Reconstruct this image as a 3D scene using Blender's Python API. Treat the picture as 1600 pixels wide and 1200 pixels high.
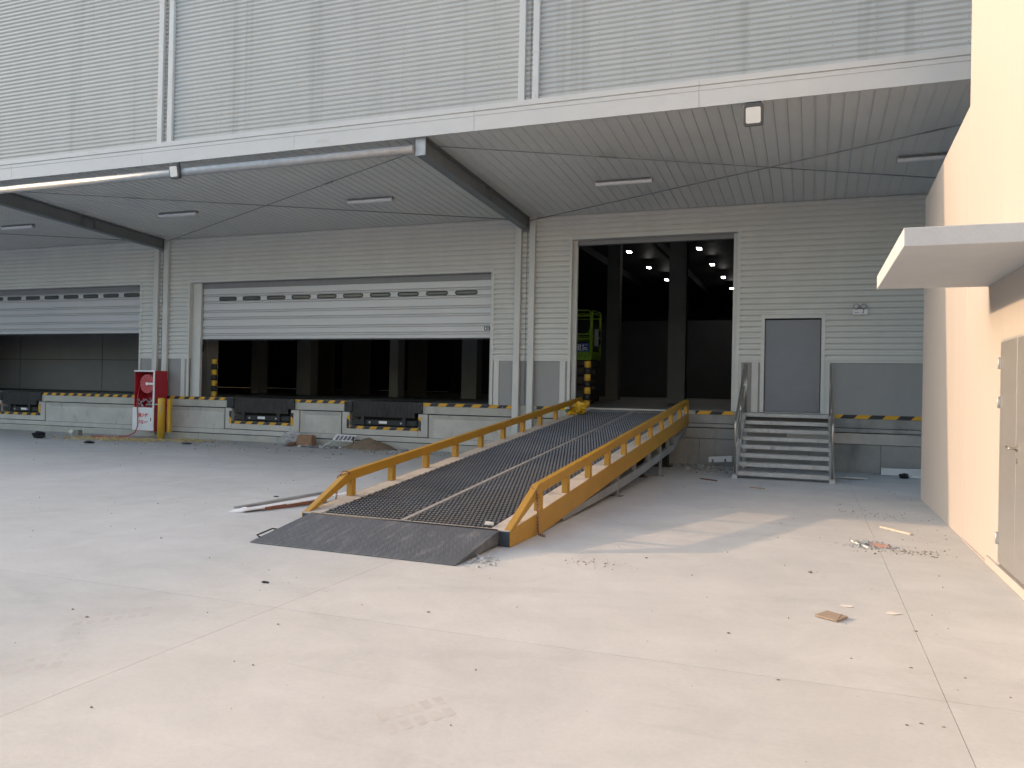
import bpy, math, random
from mathutils import Vector, Matrix

for o in list(bpy.data.objects):
    bpy.data.objects.remove(o)
scene = bpy.context.scene
COL = scene.collection

# ------------------------------------------------------------------ camera
F_PX, YAW, PITCH, ROLL = 1237.66, 0.3606407, 0.0068005, 0.0200435
CAM = Vector((0.0, -18.75, 1.65))
cy, sy, cp, sp = math.cos(YAW), math.sin(YAW), math.cos(PITCH), math.sin(PITCH)
fw = Vector((-sy * cp, cy * cp, sp)); r0 = Vector((cy, sy, 0)); u0 = r0.cross(fw)
rt = math.cos(ROLL) * r0 + math.sin(ROLL) * u0
up = -math.sin(ROLL) * r0 + math.cos(ROLL) * u0
cam = bpy.data.cameras.new('camera')
cam.sensor_width = 36.0
cam.lens = F_PX / 1600 * 36.0
cam.clip_start, cam.clip_end = 0.05, 3000
cam_o = bpy.data.objects.new('camera', cam)
COL.objects.link(cam_o)
cam_o.matrix_world = Matrix(((rt.x, up.x, -fw.x, CAM.x), (rt.y, up.y, -fw.y, CAM.y), (rt.z, up.z, -fw.z, CAM.z), (0, 0, 0, 1)))
scene.camera = cam_o

# ------------------------------------------------------------------ sky, sun, exposure
SUN_EL, SUN_AZ = math.radians(15.5), math.radians(3.0)      # low sun from the left, a little behind the warehouse front
world = bpy.data.worlds.new('World')
scene.world = world
world.use_nodes = True
wn = world.node_tree
sky = wn.nodes.new('ShaderNodeTexSky')
sky.sky_type = 'NISHITA'
sky.sun_disc = False
sky.sun_elevation = SUN_EL
sky.sun_rotation = math.radians(-90) + SUN_AZ               # towards -X, turned a little to +Y
sky.air_density = 1.0
sky.dust_density = 2.6
sky.ozone_density = 0.25
bg = wn.nodes['Background']
bg.inputs['Strength'].default_value = 0.15
wn.links.new(sky.outputs['Color'], bg.inputs['Color'])
sun = bpy.data.lights.new('sun', 'SUN')
sun.energy = 2.0
sun.color = (0.58, 0.37, 0.21)                        # weak orange sun through haze
sun.angle = math.radians(0.55)
sun_o = bpy.data.objects.new('sun', sun)
COL.objects.link(sun_o)
ray = Vector((math.cos(SUN_EL) * math.cos(SUN_AZ), -math.cos(SUN_EL) * math.sin(SUN_AZ), -math.sin(SUN_EL)))
sun_o.rotation_euler = ray.to_track_quat('-Z', 'Y').to_euler()
scene.view_settings.view_transform = 'Standard'
scene.view_settings.look = 'None'
scene.view_settings.gamma = 1.0
scene.view_settings.exposure = 1.68
scene.view_settings.use_curve_mapping = False
scene.cycles.max_bounces = 8
scene.cycles.diffuse_bounces = 5

rnd = random.Random(7)

# ------------------------------------------------------------------ materials
MATS = {}


def mat(name, col, rough=0.6, metal=0.0, var=0.08, vscale=3.0, stretch=(1, 1, 1), bump=0.0, bscale=40.0, fine=0.0, dirt=None, emit=0.0, spec=0.5):
    """Principled material in object space with two scales of tone variation, optional dirt and bump."""
    if name in MATS:
        return MATS[name]
    m = bpy.data.materials.new(name)
    m.use_nodes = True
    nt = m.node_tree
    b = nt.nodes['Principled BSDF']
    b.inputs['Roughness'].default_value = rough
    b.inputs['Metallic'].default_value = metal
    b.inputs['Specular IOR Level'].default_value = spec
    L = nt.links.new
    geo = nt.nodes.new('ShaderNodeNewGeometry')
    mp = nt.nodes.new('ShaderNodeMapping')
    mp.inputs['Scale'].default_value = stretch
    L(geo.outputs['Position'], mp.inputs['Vector'])
    n1 = nt.nodes.new('ShaderNodeTexNoise')
    n1.inputs['Scale'].default_value = vscale
    n1.inputs['Detail'].default_value = 6
    n1.inputs['Roughness'].default_value = 0.65
    L(mp.outputs['Vector'], n1.inputs['Vector'])
    rmp = nt.nodes.new('ShaderNodeMapRange')
    rmp.inputs['From Min'].default_value = 0.3
    rmp.inputs['From Max'].default_value = 0.7
    rmp.inputs['To Min'].default_value = 1 - var
    rmp.inputs['To Max'].default_value = 1 + var
    L(n1.outputs['Fac'], rmp.inputs['Value'])
    mul = nt.nodes.new('ShaderNodeVectorMath')
    mul.operation = 'SCALE'
    mul.inputs[0].default_value = col
    L(rmp.outputs['Result'], mul.inputs['Scale'])
    last = mul.outputs['Vector']
    if fine:
        n2 = nt.nodes.new('ShaderNodeTexNoise')
        n2.inputs['Scale'].default_value = bscale
        n2.inputs['Detail'].default_value = 4
        L(geo.outputs['Position'], n2.inputs['Vector'])
        r2 = nt.nodes.new('ShaderNodeMapRange')
        r2.inputs['From Min'].default_value = 0.3
        r2.inputs['From Max'].default_value = 0.7
        r2.inputs['To Min'].default_value = 1 - fine
        r2.inputs['To Max'].default_value = 1 + fine
        L(n2.outputs['Fac'], r2.inputs['Value'])
        m2 = nt.nodes.new('ShaderNodeVectorMath')
        m2.operation = 'SCALE'
        L(last, m2.inputs[0])
        L(r2.outputs['Result'], m2.inputs['Scale'])
        last = m2.outputs['Vector']
    if dirt:
        dcol, lo, hi, dsc, dst = dirt
        mp3 = nt.nodes.new('ShaderNodeMapping')
        mp3.inputs['Scale'].default_value = dst
        L(geo.outputs['Position'], mp3.inputs['Vector'])
        n3 = nt.nodes.new('ShaderNodeTexNoise')
        n3.inputs['Scale'].default_value = dsc
        n3.inputs['Detail'].default_value = 5
        n3.inputs['Roughness'].default_value = 0.6
        L(mp3.outputs['Vector'], n3.inputs['Vector'])
        r3 = nt.nodes.new('ShaderNodeMapRange')
        r3.inputs['From Min'].default_value = lo
        r3.inputs['From Max'].default_value = hi
        L(n3.outputs['Fac'], r3.inputs['Value'])
        mx = nt.nodes.new('ShaderNodeMix')
        mx.data_type = 'RGBA'
        L(r3.outputs['Result'], mx.inputs['Factor'])
        L(last, mx.inputs['A'])
        mx.inputs['B'].default_value = (*dcol, 1)
        last = mx.outputs['Result']
    L(last, b.inputs['Base Color'])
    if bump:
        nb = nt.nodes.new('ShaderNodeTexNoise')
        nb.inputs['Scale'].default_value = bscale
        nb.inputs['Detail'].default_value = 5
        L(geo.outputs['Position'], nb.inputs['Vector'])
        bp = nt.nodes.new('ShaderNodeBump')
        bp.inputs['Strength'].default_value = bump
        bp.inputs['Distance'].default_value = 0.01
        L(nb.outputs['Fac'], bp.inputs['Height'])
        L(bp.outputs['Normal'], b.inputs['Normal'])
    if emit:
        b.inputs['Emission Color'].default_value = (1, 0.97, 0.93, 1)
        b.inputs['Emission Strength'].default_value = emit
    MATS[name] = m
    return m


def stripes(name, period, slant, axis='X', yellow=(0.62, 0.33, 0.02), black=(0.025, 0.025, 0.03)):
    """Black and yellow tape printed on a strip."""
    if name in MATS:
        return MATS[name]
    m = bpy.data.materials.new(name)
    m.use_nodes = True
    nt = m.node_tree
    L = nt.links.new
    b = nt.nodes['Principled BSDF']
    b.inputs['Roughness'].default_value = 0.6
    geo = nt.nodes.new('ShaderNodeNewGeometry')
    sep = nt.nodes.new('ShaderNodeSeparateXYZ')
    L(geo.outputs['Position'], sep.inputs[0])

    def math_(op, a, bb):
        n = nt.nodes.new('ShaderNodeMath')
        n.operation = op
        for i, v in enumerate((a, bb)):
            if isinstance(v, (int, float)):
                n.inputs[i].default_value = v
            else:
                L(v, n.inputs[i])
        return n.outputs[0]
    s = math_('ADD', sep.outputs[axis], math_('MULTIPLY', sep.outputs['Z' if axis != 'Z' else 'X'], slant))
    fr = math_('FRACT', math_('ADD', math_('DIVIDE', s, period), 100.0), 0)
    st = math_('GREATER_THAN', fr, 0.5)
    nz = nt.nodes.new('ShaderNodeTexNoise')
    nz.inputs['Scale'].default_value = 14
    nz.inputs['Detail'].default_value = 6
    L(geo.outputs['Position'], nz.inputs['Vector'])
    mx = nt.nodes.new('ShaderNodeMix')
    mx.data_type = 'RGBA'
    L(st, mx.inputs['Factor'])
    mx.inputs['A'].default_value = (*black, 1)
    mx.inputs['B'].default_value = (*yellow, 1)
    wr = nt.nodes.new('ShaderNodeMapRange')
    wr.inputs['From Min'].default_value = 0.62
    wr.inputs['From Max'].default_value = 0.75
    wr.inputs['To Max'].default_value = 0.6
    L(nz.outputs['Fac'], wr.inputs['Value'])
    mx2 = nt.nodes.new('ShaderNodeMix')
    mx2.data_type = 'RGBA'
    L(wr.outputs['Result'], mx2.inputs['Factor'])
    L(mx.outputs['Result'], mx2.inputs['A'])
    mx2.inputs['B'].default_value = (0.33, 0.31, 0.28, 1)
    L(mx2.outputs['Result'], b.inputs['Base Color'])
    MATS[name] = m
    return m


M_CLAD = mat('cladding_paint', (0.48, 0.482, 0.468), 0.5, 0, 0.05, 1.2, (1, 1, 0.25), 0, 60, 0.02,
             dirt=((0.36, 0.36, 0.345), 0.56, 0.76, 0.9, (1.9, 1, 0.05)))
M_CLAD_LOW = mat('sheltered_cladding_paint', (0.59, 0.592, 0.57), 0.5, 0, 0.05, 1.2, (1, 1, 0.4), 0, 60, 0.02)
M_TRIM = mat('trim_paint', (0.56, 0.56, 0.54), 0.45, 0, 0.05, 2.0)
M_FASCIA = mat('fascia_paint', (0.55, 0.555, 0.55), 0.4, 0, 0.05, 1.5, (0.5, 1, 1), dirt=((0.47, 0.455, 0.42), 0.62, 0.8, 2.0, (0.6, 1, 2)))
M_DADO = mat('dado_panel_paint', (0.28, 0.28, 0.28), 0.55, 0, 0.06, 1.5, (1, 1, 0.4))
M_SOFFIT = mat('soffit_paint', (0.60, 0.62, 0.615), 0.42, 0, 0.05, 1.0)
M_LEDGE = mat('dull_ledge_steel', (0.42, 0.41, 0.40), 0.4, 0.5, 0.15, 2.0)
M_STEEL_GREY = mat('grey_beam_paint', (0.17, 0.19, 0.20), 0.5, 0.1, 0.1, 2.0)
M_GALV = mat('galvanised_steel', (0.40, 0.42, 0.44), 0.5, 0.35, 0.12, 8.0)
M_PIPE = mat('downpipe_paint', (0.55, 0.55, 0.535), 0.4, 0, 0.05, 2.0, dirt=((0.4, 0.38, 0.34), 0.62, 0.8, 2.0, (2, 2, 0.3)))
M_DOOR = mat('roller_door_paint', (0.50, 0.50, 0.515), 0.35, 0.15, 0.05, 1.0, (0.4, 1, 2))
M_GASKET = mat('black_gasket', (0.02, 0.02, 0.02), 0.6)
M_PANE = mat('smoky_acrylic', (0.065, 0.07, 0.066), 0.16, 0, 0.4, 3.0, (1, 1, 6))
M_PDOOR = mat('slate_door_paint', (0.17, 0.18, 0.205), 0.4, 0, 0.06, 2.0)
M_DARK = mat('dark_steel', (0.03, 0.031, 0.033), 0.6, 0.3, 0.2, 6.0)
M_RUBBER = mat('black_rubber', (0.055, 0.056, 0.058), 0.75, 0, 0.35, 12.0, (1, 1, 0.2), 0.2, 60, 0.3)
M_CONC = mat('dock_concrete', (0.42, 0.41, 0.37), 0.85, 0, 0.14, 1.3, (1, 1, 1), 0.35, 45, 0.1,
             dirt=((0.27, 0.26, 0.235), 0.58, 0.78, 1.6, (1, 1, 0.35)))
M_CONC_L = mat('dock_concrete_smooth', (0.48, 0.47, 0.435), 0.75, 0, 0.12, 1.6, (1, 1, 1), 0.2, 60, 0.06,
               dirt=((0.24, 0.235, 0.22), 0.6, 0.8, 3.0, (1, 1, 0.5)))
M_CONC_D = mat('shade_darkened_stained_concrete', (0.30, 0.295, 0.28), 0.85, 0, 0.16, 1.3, (1, 1, 1), 0.35, 45, 0.1, dirt=((0.19, 0.185, 0.175), 0.55, 0.75, 1.8, (1, 1, 0.3)))  # right-hand dock concrete darkened in colour for its deeper shade, with stains on top
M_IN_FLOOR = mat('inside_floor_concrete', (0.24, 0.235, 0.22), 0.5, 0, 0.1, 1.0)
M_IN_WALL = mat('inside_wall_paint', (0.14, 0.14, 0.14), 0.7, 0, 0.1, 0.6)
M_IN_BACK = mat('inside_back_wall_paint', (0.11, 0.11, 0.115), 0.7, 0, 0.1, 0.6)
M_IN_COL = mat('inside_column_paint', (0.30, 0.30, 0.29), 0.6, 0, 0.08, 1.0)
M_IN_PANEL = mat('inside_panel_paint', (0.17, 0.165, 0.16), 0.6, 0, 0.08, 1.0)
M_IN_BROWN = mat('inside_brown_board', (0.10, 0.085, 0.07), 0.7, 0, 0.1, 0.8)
M_LAMP = mat('lit_lamp_lens', (1, 1, 1), 0.4, emit=14.0)
M_WHITE = mat('white_plastic', (0.72, 0.73, 0.74), 0.4, 0, 0.04, 5.0)
M_LENS = mat('floodlight_lens', (0.75, 0.74, 0.71), 0.15, 0, 0.02, 5.0)
M_LCASE = mat('dark_floodlight_case', (0.09, 0.09, 0.095), 0.45, 0.3, 0.06, 8.0)
M_CASE = mat('grey_lamp_case', (0.20, 0.20, 0.21), 0.45, 0.3, 0.06, 8.0)
M_YELLOW = mat('ramp_yellow_paint', (0.36, 0.195, 0.016), 0.45, 0, 0.07, 3.0, (1, 1, 1), 0.08, 50, 0.05,
               dirt=((0.20, 0.12, 0.06), 0.67, 0.72, 16.0, (1, 0.5, 1)))
M_YELLOW2 = mat('bollard_yellow_paint', (0.60, 0.36, 0.03), 0.5, 0, 0.1, 4.0, dirt=((0.42, 0.34, 0.22), 0.55, 0.7, 2.0, (3, 3, 1.2)))
M_GRATE = mat('worn_grating_steel', (0.125, 0.126, 0.13), 0.42, 0.45, 0.22, 1.2, (1, 1, 1), 0, 60, 0.15,
              dirt=((0.15, 0.135, 0.12), 0.5, 0.75, 1.5, (1, 1, 1)))
M_STRAND = mat('dark_grating_steel', (0.055, 0.057, 0.061), 0.6, 0.3, 0.2, 3.0)
M_UNDER = mat('underdeck_shade_brown_steel', (0.05, 0.042, 0.038), 0.8, 0.1, 0.3, 2.0)  # dark colour for the shade under the ramp mesh; also the lift's brown steel
M_APRON = mat('apron_steel', (0.115, 0.125, 0.14), 0.5, 0.45, 0.18, 1.5, (8, 0.9, 1), 0.5, 90, 0.2,
              dirt=((0.24, 0.24, 0.24), 0.55, 0.75, 3.0, (3, 0.7, 1)))
M_EDGE = mat('dusty_edge_plate', (0.46, 0.42, 0.37), 0.65, 0.1, 0.12, 3.0, (1, 1, 1), 0.1, 40, 0.06,
             dirt=((0.30, 0.27, 0.24), 0.55, 0.75, 4.0, (1, 1, 1)))
M_STRIP = mat('worn_grey_strip', (0.31, 0.30, 0.29), 0.55, 0.2, 0.12, 3.0, (1, 1, 1), 0.1, 40, 0.06)
M_BLUEGREY = mat('blue_grey_steel', (0.045, 0.055, 0.075), 0.5, 0.2, 0.15, 5.0)
M_CHORD = mat('grey_primer_steel', (0.23, 0.245, 0.255), 0.55, 0.15, 0.12, 4.0)
M_CHAIN = mat('rusty_chain_steel', (0.23, 0.13, 0.085), 0.6, 0.5, 0.3, 20.0)
M_STAIR = mat('galvanised_stair_plate', (0.42, 0.425, 0.425), 0.5, 0.35, 0.15, 4.0, (1, 3, 1), 0.35, 70, 0.15,
              dirt=((0.26, 0.25, 0.23), 0.56, 0.74, 5.0, (1, 1, 1)))
M_STAINLESS = mat('stainless_tube', (0.40, 0.375, 0.35), 0.36, 0.9, 0.06, 4.0)
M_PEACH = mat('side_building_panel', (0.43, 0.405, 0.39), 0.6, 0, 0.03, 1.2, (1, 14, 0.15), 0.05, 30, 0.012)
M_AWNING = mat('awning_render', (0.44, 0.475, 0.515), 0.7, 0, 0.05, 2.0, (1, 1, 1), 0.1, 40, 0.03, dirt=((0.50, 0.51, 0.54), 0.6, 0.75, 4.0, (1, 0.4, 1)))
M_GDOOR = mat('grey_security_door', (0.27, 0.28, 0.295), 0.4, 0.35, 0.06, 2.0, (1, 1, 4))
M_RED = mat('fire_red_paint', (0.42, 0.022, 0.035), 0.4, 0, 0.08, 5.0)
M_REDREEL = mat('faded_red_reel', (0.50, 0.10, 0.11), 0.5, 0, 0.08, 5.0)
M_PINK = mat('faded_pink_card', (0.45, 0.27, 0.22), 0.8, 0, 0.15, 20.0)
M_REDTEXT = mat('red_print', (0.55, 0.05, 0.05), 0.6)
M_CARD = mat('brown_cardboard', (0.27, 0.16, 0.10), 0.9, 0, 0.1, 8.0)
M_SAND = mat('sand_heap', (0.20, 0.15, 0.105), 0.95, 0, 0.2, 8.0, (1, 1, 1), 0.6, 40, 0.25)
M_BAG = mat('grey_plastic_sack', (0.42, 0.42, 0.43), 0.45, 0, 0.2, 8.0)
M_YBAG = mat('yellow_plastic_sack', (0.58, 0.33, 0.015), 0.32, 0, 0.12, 12.0)
M_WOOD = mat('pale_wood', (0.55, 0.50, 0.43), 0.75, 0, 0.1, 6.0, (1, 1, 1))
M_WOODG = mat('weathered_board', (0.30, 0.235, 0.18), 0.8, 0, 0.14, 10.0, (1, 6, 1), 0.2, 80, 0.1)
M_GREEN = mat('lime_green_paint', (0.14, 0.29, 0.02), 0.4, 0, 0.06, 5.0)
M_BLUE = mat('blue_banner', (0.02, 0.09, 0.33), 0.5, 0, 0.06, 5.0)
M_BLACKF = mat('black_fabric', (0.012, 0.014, 0.02), 0.8, 0, 0.3, 10.0)
M_GRIT = mat('grit_stone', (0.25, 0.225, 0.195), 0.9, 0, 0.5, 3.0)
M_STRAW = mat('dry_straw', (0.50, 0.40, 0.20), 0.9, 0, 0.25, 10.0)
M_FOAM = mat('white_foam', (0.70, 0.71, 0.72), 0.8, 0, 0.06, 6.0)
M_PAPER = mat('crumpled_paper', (0.66, 0.63, 0.58), 0.85, 0, 0.08, 10.0)
M_BLOCK = mat('grey_cement_block', (0.22, 0.22, 0.20), 0.9, 0, 0.15, 12.0)
M_RUSTY = mat('rust_brown', (0.18, 0.085, 0.05), 0.85, 0, 0.25, 10.0)
M_BLUEBITS = mat('pale_blue_scrap', (0.29, 0.325, 0.345), 0.6, 0, 0.2, 20.0)
M_BOTTLE = mat('clear_bottle_plastic', (0.55, 0.6, 0.57), 0.2, 0, 0.1, 20.0)
M_BLABEL = mat('green_bottle_label', (0.03, 0.13, 0.10), 0.5)
M_BLKPRINT = mat('black_print', (0.02, 0.02, 0.02), 0.6)
M_REDBROWN = mat('red_oxide', (0.25, 0.09, 0.05), 0.8, 0, 0.2, 8.0)


def ground_material():
    m = bpy.data.materials.new('yard_concrete')
    m.use_nodes = True
    nt = m.node_tree
    L = nt.links.new
    b = nt.nodes['Principled BSDF']
    geo = nt.nodes.new('ShaderNodeNewGeometry')

    def noise(scale, detail=6, rough=0.6, stretch=None, dist=0.0):
        n = nt.nodes.new('ShaderNodeTexNoise')
        n.inputs['Scale'].default_value = scale
        n.inputs['Detail'].default_value = detail
        n.inputs['Roughness'].default_value = rough
        n.inputs['Distortion'].default_value = dist
        src = geo.outputs['Position']
        if stretch:
            mp = nt.nodes.new('ShaderNodeMapping')
            mp.inputs['Scale'].default_value = stretch[0]
            mp.inputs['Rotation'].default_value = (0, 0, stretch[1])
            L(src, mp.inputs['Vector'])
            src = mp.outputs['Vector']
        L(src, n.inputs['Vector'])
        return n.outputs['Fac']

    def rng(v, a, bb, c, d):
        r = nt.nodes.new('ShaderNodeMapRange')
        r.inputs['From Min'].default_value = a
        r.inputs['From Max'].default_value = bb
        r.inputs['To Min'].default_value = c
        r.inputs['To Max'].default_value = d
        L(v, r.inputs['Value'])
        return r.outputs['Result']

    def mul(a, bb):
        n = nt.nodes.new('ShaderNodeMath')
        n.operation = 'MULTIPLY'
        L(a, n.inputs[0])
        L(bb, n.inputs[1])
        return n.outputs[0]
    f = mul(rng(noise(0.35, 5), 0.3, 0.7, 0.90, 1.06), rng(noise(1.7, 7, 0.7, None, 0.6), 0.3, 0.7, 0.91, 1.06))
    f = mul(f, rng(noise(30, 4), 0.3, 0.7, 0.965, 1.035))
    f = mul(f, rng(noise(1.1, 5, 0.6, ((0.5, 6, 1), 0.5), 0.4), 0.62, 0.82, 1.0, 0.86))     # drag marks and sweepings
    f = mul(f, rng(noise(2.2, 6, 0.7, ((0.35, 3, 1), -0.2)), 0.6, 0.8, 1.0, 1.09))          # pale dust
    f = mul(f, rng(noise(7.0, 6, 0.8), 0.68, 0.80, 1.0, 0.80))                               # small stains
    mp = nt.nodes.new('ShaderNodeMapping')                                                    # dirtier strip under the dock
    sep = nt.nodes.new('ShaderNodeSeparateXYZ')
    L(geo.outputs['Position'], sep.inputs[0])
    strip = rng(sep.outputs['Y'], -3.2, -0.2, 0.0, 1.0)
    dirty = mul(strip, rng(noise(0.9, 6, 0.7, ((0.5, 1.6, 1), 0)), 0.35, 0.65, 0.0, 0.26))
    one = nt.nodes.new('ShaderNodeMath')
    one.operation = 'SUBTRACT'
    one.inputs[0].default_value = 1.0
    L(dirty, one.inputs[1])
    f = mul(f, one.outputs[0])
    oi_ = nt.nodes.new('ShaderNodeObjectInfo')
    f = mul(f, rng(oi_.outputs['Random'], 0, 1, 0.965, 1.03))                                # every pour a little different
    for cx_, cy_, rad, wd, dk_ in ((-7.6, -19.2, 5.3, 0.11, 0.92), (-7.6, -19.2, 6.9, 0.11, 0.93), (2.5, -24.5, 11.2, 0.12, 0.94), (2.5, -24.5, 12.8, 0.12, 0.94), (-14, -9, 5.6, 0.13, 0.92)):
        dn = nt.nodes.new('ShaderNodeVectorMath')
        dn.operation = 'DISTANCE'
        L(geo.outputs['Position'], dn.inputs[0])
        dn.inputs[1].default_value = (cx_, cy_, 0)
        sb_ = nt.nodes.new('ShaderNodeMath')
        sb_.operation = 'SUBTRACT'
        L(dn.outputs['Value'], sb_.inputs[0])
        sb_.inputs[1].default_value = rad
        ab_ = nt.nodes.new('ShaderNodeMath')
        ab_.operation = 'ABSOLUTE'
        L(sb_.outputs[0], ab_.inputs[0])
        band = rng(ab_.outputs[0], wd * 0.5, wd, 1.0, 0.0)
        msk = mul(band, rng(noise(1.3, 6, 0.75), 0.42, 0.62, 0.0, 1.0 - dk_))
        iv = nt.nodes.new('ShaderNodeMath')
        iv.operation = 'SUBTRACT'
        iv.inputs[0].default_value = 1.0
        L(msk, iv.inputs[1])
        f = mul(f, iv.outputs[0])
    sc = nt.nodes.new('ShaderNodeVectorMath')
    sc.operation = 'SCALE'
    sc.inputs[0].default_value = (0.468, 0.478, 0.478)
    L(f, sc.inputs['Scale'])
    L(sc.outputs['Vector'], b.inputs['Base Color'])
    L(rng(noise(2.0, 5), 0.3, 0.7, 0.62, 0.85), b.inputs['Roughness'])
    bp = nt.nodes.new('ShaderNodeBump')
    bp.inputs['Strength'].default_value = 0.25
    bp.inputs['Distance'].default_value = 0.006
    L(noise(55, 6, 0.7), bp.inputs['Height'])
    L(bp.outputs['Normal'], b.inputs['Normal'])
    return m


M_GROUND = ground_material()
M_PRINT = mat('tyre_dust_print', (0.425, 0.42, 0.412), 0.8, 0, 0.12, 6.0)


# ------------------------------------------------------------------ mesh builder
class MB:
    def __init__(s):
        s.v, s.f, s.mi, s.sm = [], [], [], []
        s.cur = 0

    def face(s, idx, smooth=False):
        s.f.append(tuple(idx)); s.mi.append(s.cur); s.sm.append(smooth)

    def quad(s, a, b, c, d):
        n = len(s.v); s.v += [tuple(a), tuple(b), tuple(c), tuple(d)]; s.face((n, n + 1, n + 2, n + 3)); return s

    def hexa(s, p):
        """8 points: bottom ring 0-3 counter-clockwise, top ring 4-7."""
        n = len(s.v); s.v += [tuple(q) for q in p]
        for q in ((3, 2, 1, 0), (4, 5, 6, 7), (0, 1, 5, 4), (1, 2, 6, 5), (2, 3, 7, 6), (3, 0, 4, 7)):
            s.face([n + i for i in q])
        return s

    def box(s, x0, x1, y0, y1, z0, z1):
        return s.hexa([(x0, y0, z0), (x1, y0, z0), (x1, y1, z0), (x0, y1, z0), (x0, y0, z1), (x1, y0, z1), (x1, y1, z1), (x0, y1, z1)])

    def prism(s, poly, axis, a, b):
        """polygon (2-D, in the two other axes in x,y,z order) swept along axis from a to b."""
        def P(p, t):
            if axis == 'X': return (t, p[0], p[1])
            if axis == 'Y': return (p[0], t, p[1])
            return (p[0], p[1], t)
        n = len(s.v); k = len(poly)
        s.v += [P(p, a) for p in poly] + [P(p, b) for p in poly]
        s.face(range(n + k - 1, n - 1, -1)); s.face(range(n + k, n + 2 * k))
        for i in range(k):
            j = (i + 1) % k
            s.face((n + i, n + j, n + k + j, n + k + i))
        return s

    def tube(s, pts, r, n=10, cap=True, smooth=True):
        pts = [Vector(p) for p in pts]
        rr = r if isinstance(r, (list, tuple)) else [r] * len(pts)
        base = len(s.v)
        t0 = (pts[1] - pts[0]).normalized()
        ref = Vector((0, 0, 1)) if abs(t0.z) < 0.9 else Vector((1, 0, 0))
        for i, p in enumerate(pts):
            if i == 0: t = pts[1] - pts[0]
            elif i == len(pts) - 1: t = pts[i] - pts[i - 1]
            else: t = (pts[i + 1] - pts[i]).normalized() + (pts[i] - pts[i - 1]).normalized()
            t.normalize()
            a = ref - t * ref.dot(t)
            if a.length < 1e-4:
                a = Vector((0, 1, 0)) - t * t.y
            a.normalize(); ref = a
            b = t.cross(a)
            for k in range(n):
                ang = 2 * math.pi * k / n
                s.v.append(tuple(p + (a * math.cos(ang) + b * math.sin(ang)) * rr[i]))
        for i in range(len(pts) - 1):
            for k in range(n):
                j = (k + 1) % n
                s.face((base + i * n + k, base + i * n + j, base + (i + 1) * n + j, base + (i + 1) * n + k), smooth)
        if cap:
            s.face(range(base + n - 1, base - 1, -1))
            e = base + (len(pts) - 1) * n
            s.face(range(e, e + n))
        return s

    def bar(s, a, b, w, h, upv=(0, 0, 1)):
        """square bar from a to b, w across, h along up."""
        a, b = Vector(a), Vector(b)
        t = (b - a).normalized(); u = Vector(upv); x = t.cross(u).normalized(); u = x.cross(t)
        x *= w / 2; u *= h / 2
        return s.hexa([a - x - u, a + x - u, b + x - u, b - x - u, a - x + u, a + x + u, b + x + u, b - x + u])

    def build(s, name, mats, parent=None, bevel=0.0, loc=None, seg=1):
        me = bpy.data.meshes.new(name)
        me.from_pydata(s.v, [], s.f)
        if not isinstance(mats, (list, tuple)): mats = [mats]
        for m in mats: me.materials.append(m)
        me.polygons.foreach_set('material_index', s.mi)
        me.polygons.foreach_set('use_smooth', s.sm)
        me.validate()
        me.update()
        return link(name, me, parent, bevel, loc, seg)


def link(name, me, parent=None, bevel=0.0, loc=None, seg=1):
    o = bpy.data.objects.new(name, me)
    COL.objects.link(o)
    if parent is not None:
        o.parent = parent
        if loc is None: o.matrix_parent_inverse = parent_inverse(parent)
    if loc is not None: o.location = loc
    if bevel:
        md = o.modifiers.new('bevel', 'BEVEL'); md.width = bevel; md.segments = seg; md.limit_method = 'ANGLE'
    return o


def parent_inverse(p):
    m = Matrix.Identity(4)
    chain = []
    while p is not None:
        chain.append(p); p = p.parent
    for q in reversed(chain):
        m = m @ q.matrix_parent_inverse @ Matrix.LocRotScale(q.location, q.rotation_euler, q.scale)
    return m.inverted()


def thing(name, label, cat, loc=(0, 0, 0), rz=0.0, group=None):
    o = bpy.data.objects.new(name, None)
    COL.objects.link(o)
    o.location = loc; o.rotation_euler = (0, 0, rz)
    o.empty_display_size = 0.2
    return tag(o, label, cat, group)


def tag(o, label, cat, group=None):
    o['label'] = label; o['category'] = cat
    if group: o['group'] = group
    return o


def copy_tree(o, parent=None):
    c = o.copy(); COL.objects.link(c)
    if parent is not None: c.parent = parent
    for ch in list(o.children): copy_tree(ch, c)
    return c


def text_mesh(body, size, bold=0.0):
    cu = bpy.data.curves.new('print', 'FONT')
    cu.body = body; cu.size = size; cu.align_x = 'CENTER'; cu.align_y = 'CENTER'; cu.offset = bold; cu.extrude = 0.0008
    t = bpy.data.objects.new('print', cu)
    COL.objects.link(t)
    dg = bpy.context.evaluated_depsgraph_get()
    me = bpy.data.meshes.new_from_object(t.evaluated_get(dg))
    bpy.data.objects.remove(t)
    return me


def rot_mesh(me, M):
    me.transform(M); return me


FACE_CAM = Matrix.Rotation(math.radians(90), 4, 'X')        # text standing up, read from -Y

# ================================================================== YARD
yard = MB().quad((-150, -150, -0.009), (150, -150, -0.009), (150, 0.3, -0.009), (-150, 0.3, -0.009))
yard.quad((-150, 0.3, -0.009), (150, 0.3, -0.009), (150, 150, -0.009), (-150, 150, -0.009))
yard = yard.build('ground', M_GROUND)
yard['kind'] = 'structure'
GX = [-34.5] + [-3.68 + 4.40 * k for k in range(-6, 4)]
GY = [-27.0, -22.2, -18.2, -13.86, -9.4, -4.7, -0.06]
for i in range(len(GX) - 1):
    for j in range(len(GY) - 1):
        g = 0.0017
        x0, x1, y0, y1 = GX[i] + g, GX[i + 1] - g, GY[j] + g, GY[j + 1] - g
        b = MB().box(x0, x1, y0, y1, -0.008, 0)
        b.build('concrete_slab', M_GROUND, yard)

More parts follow.
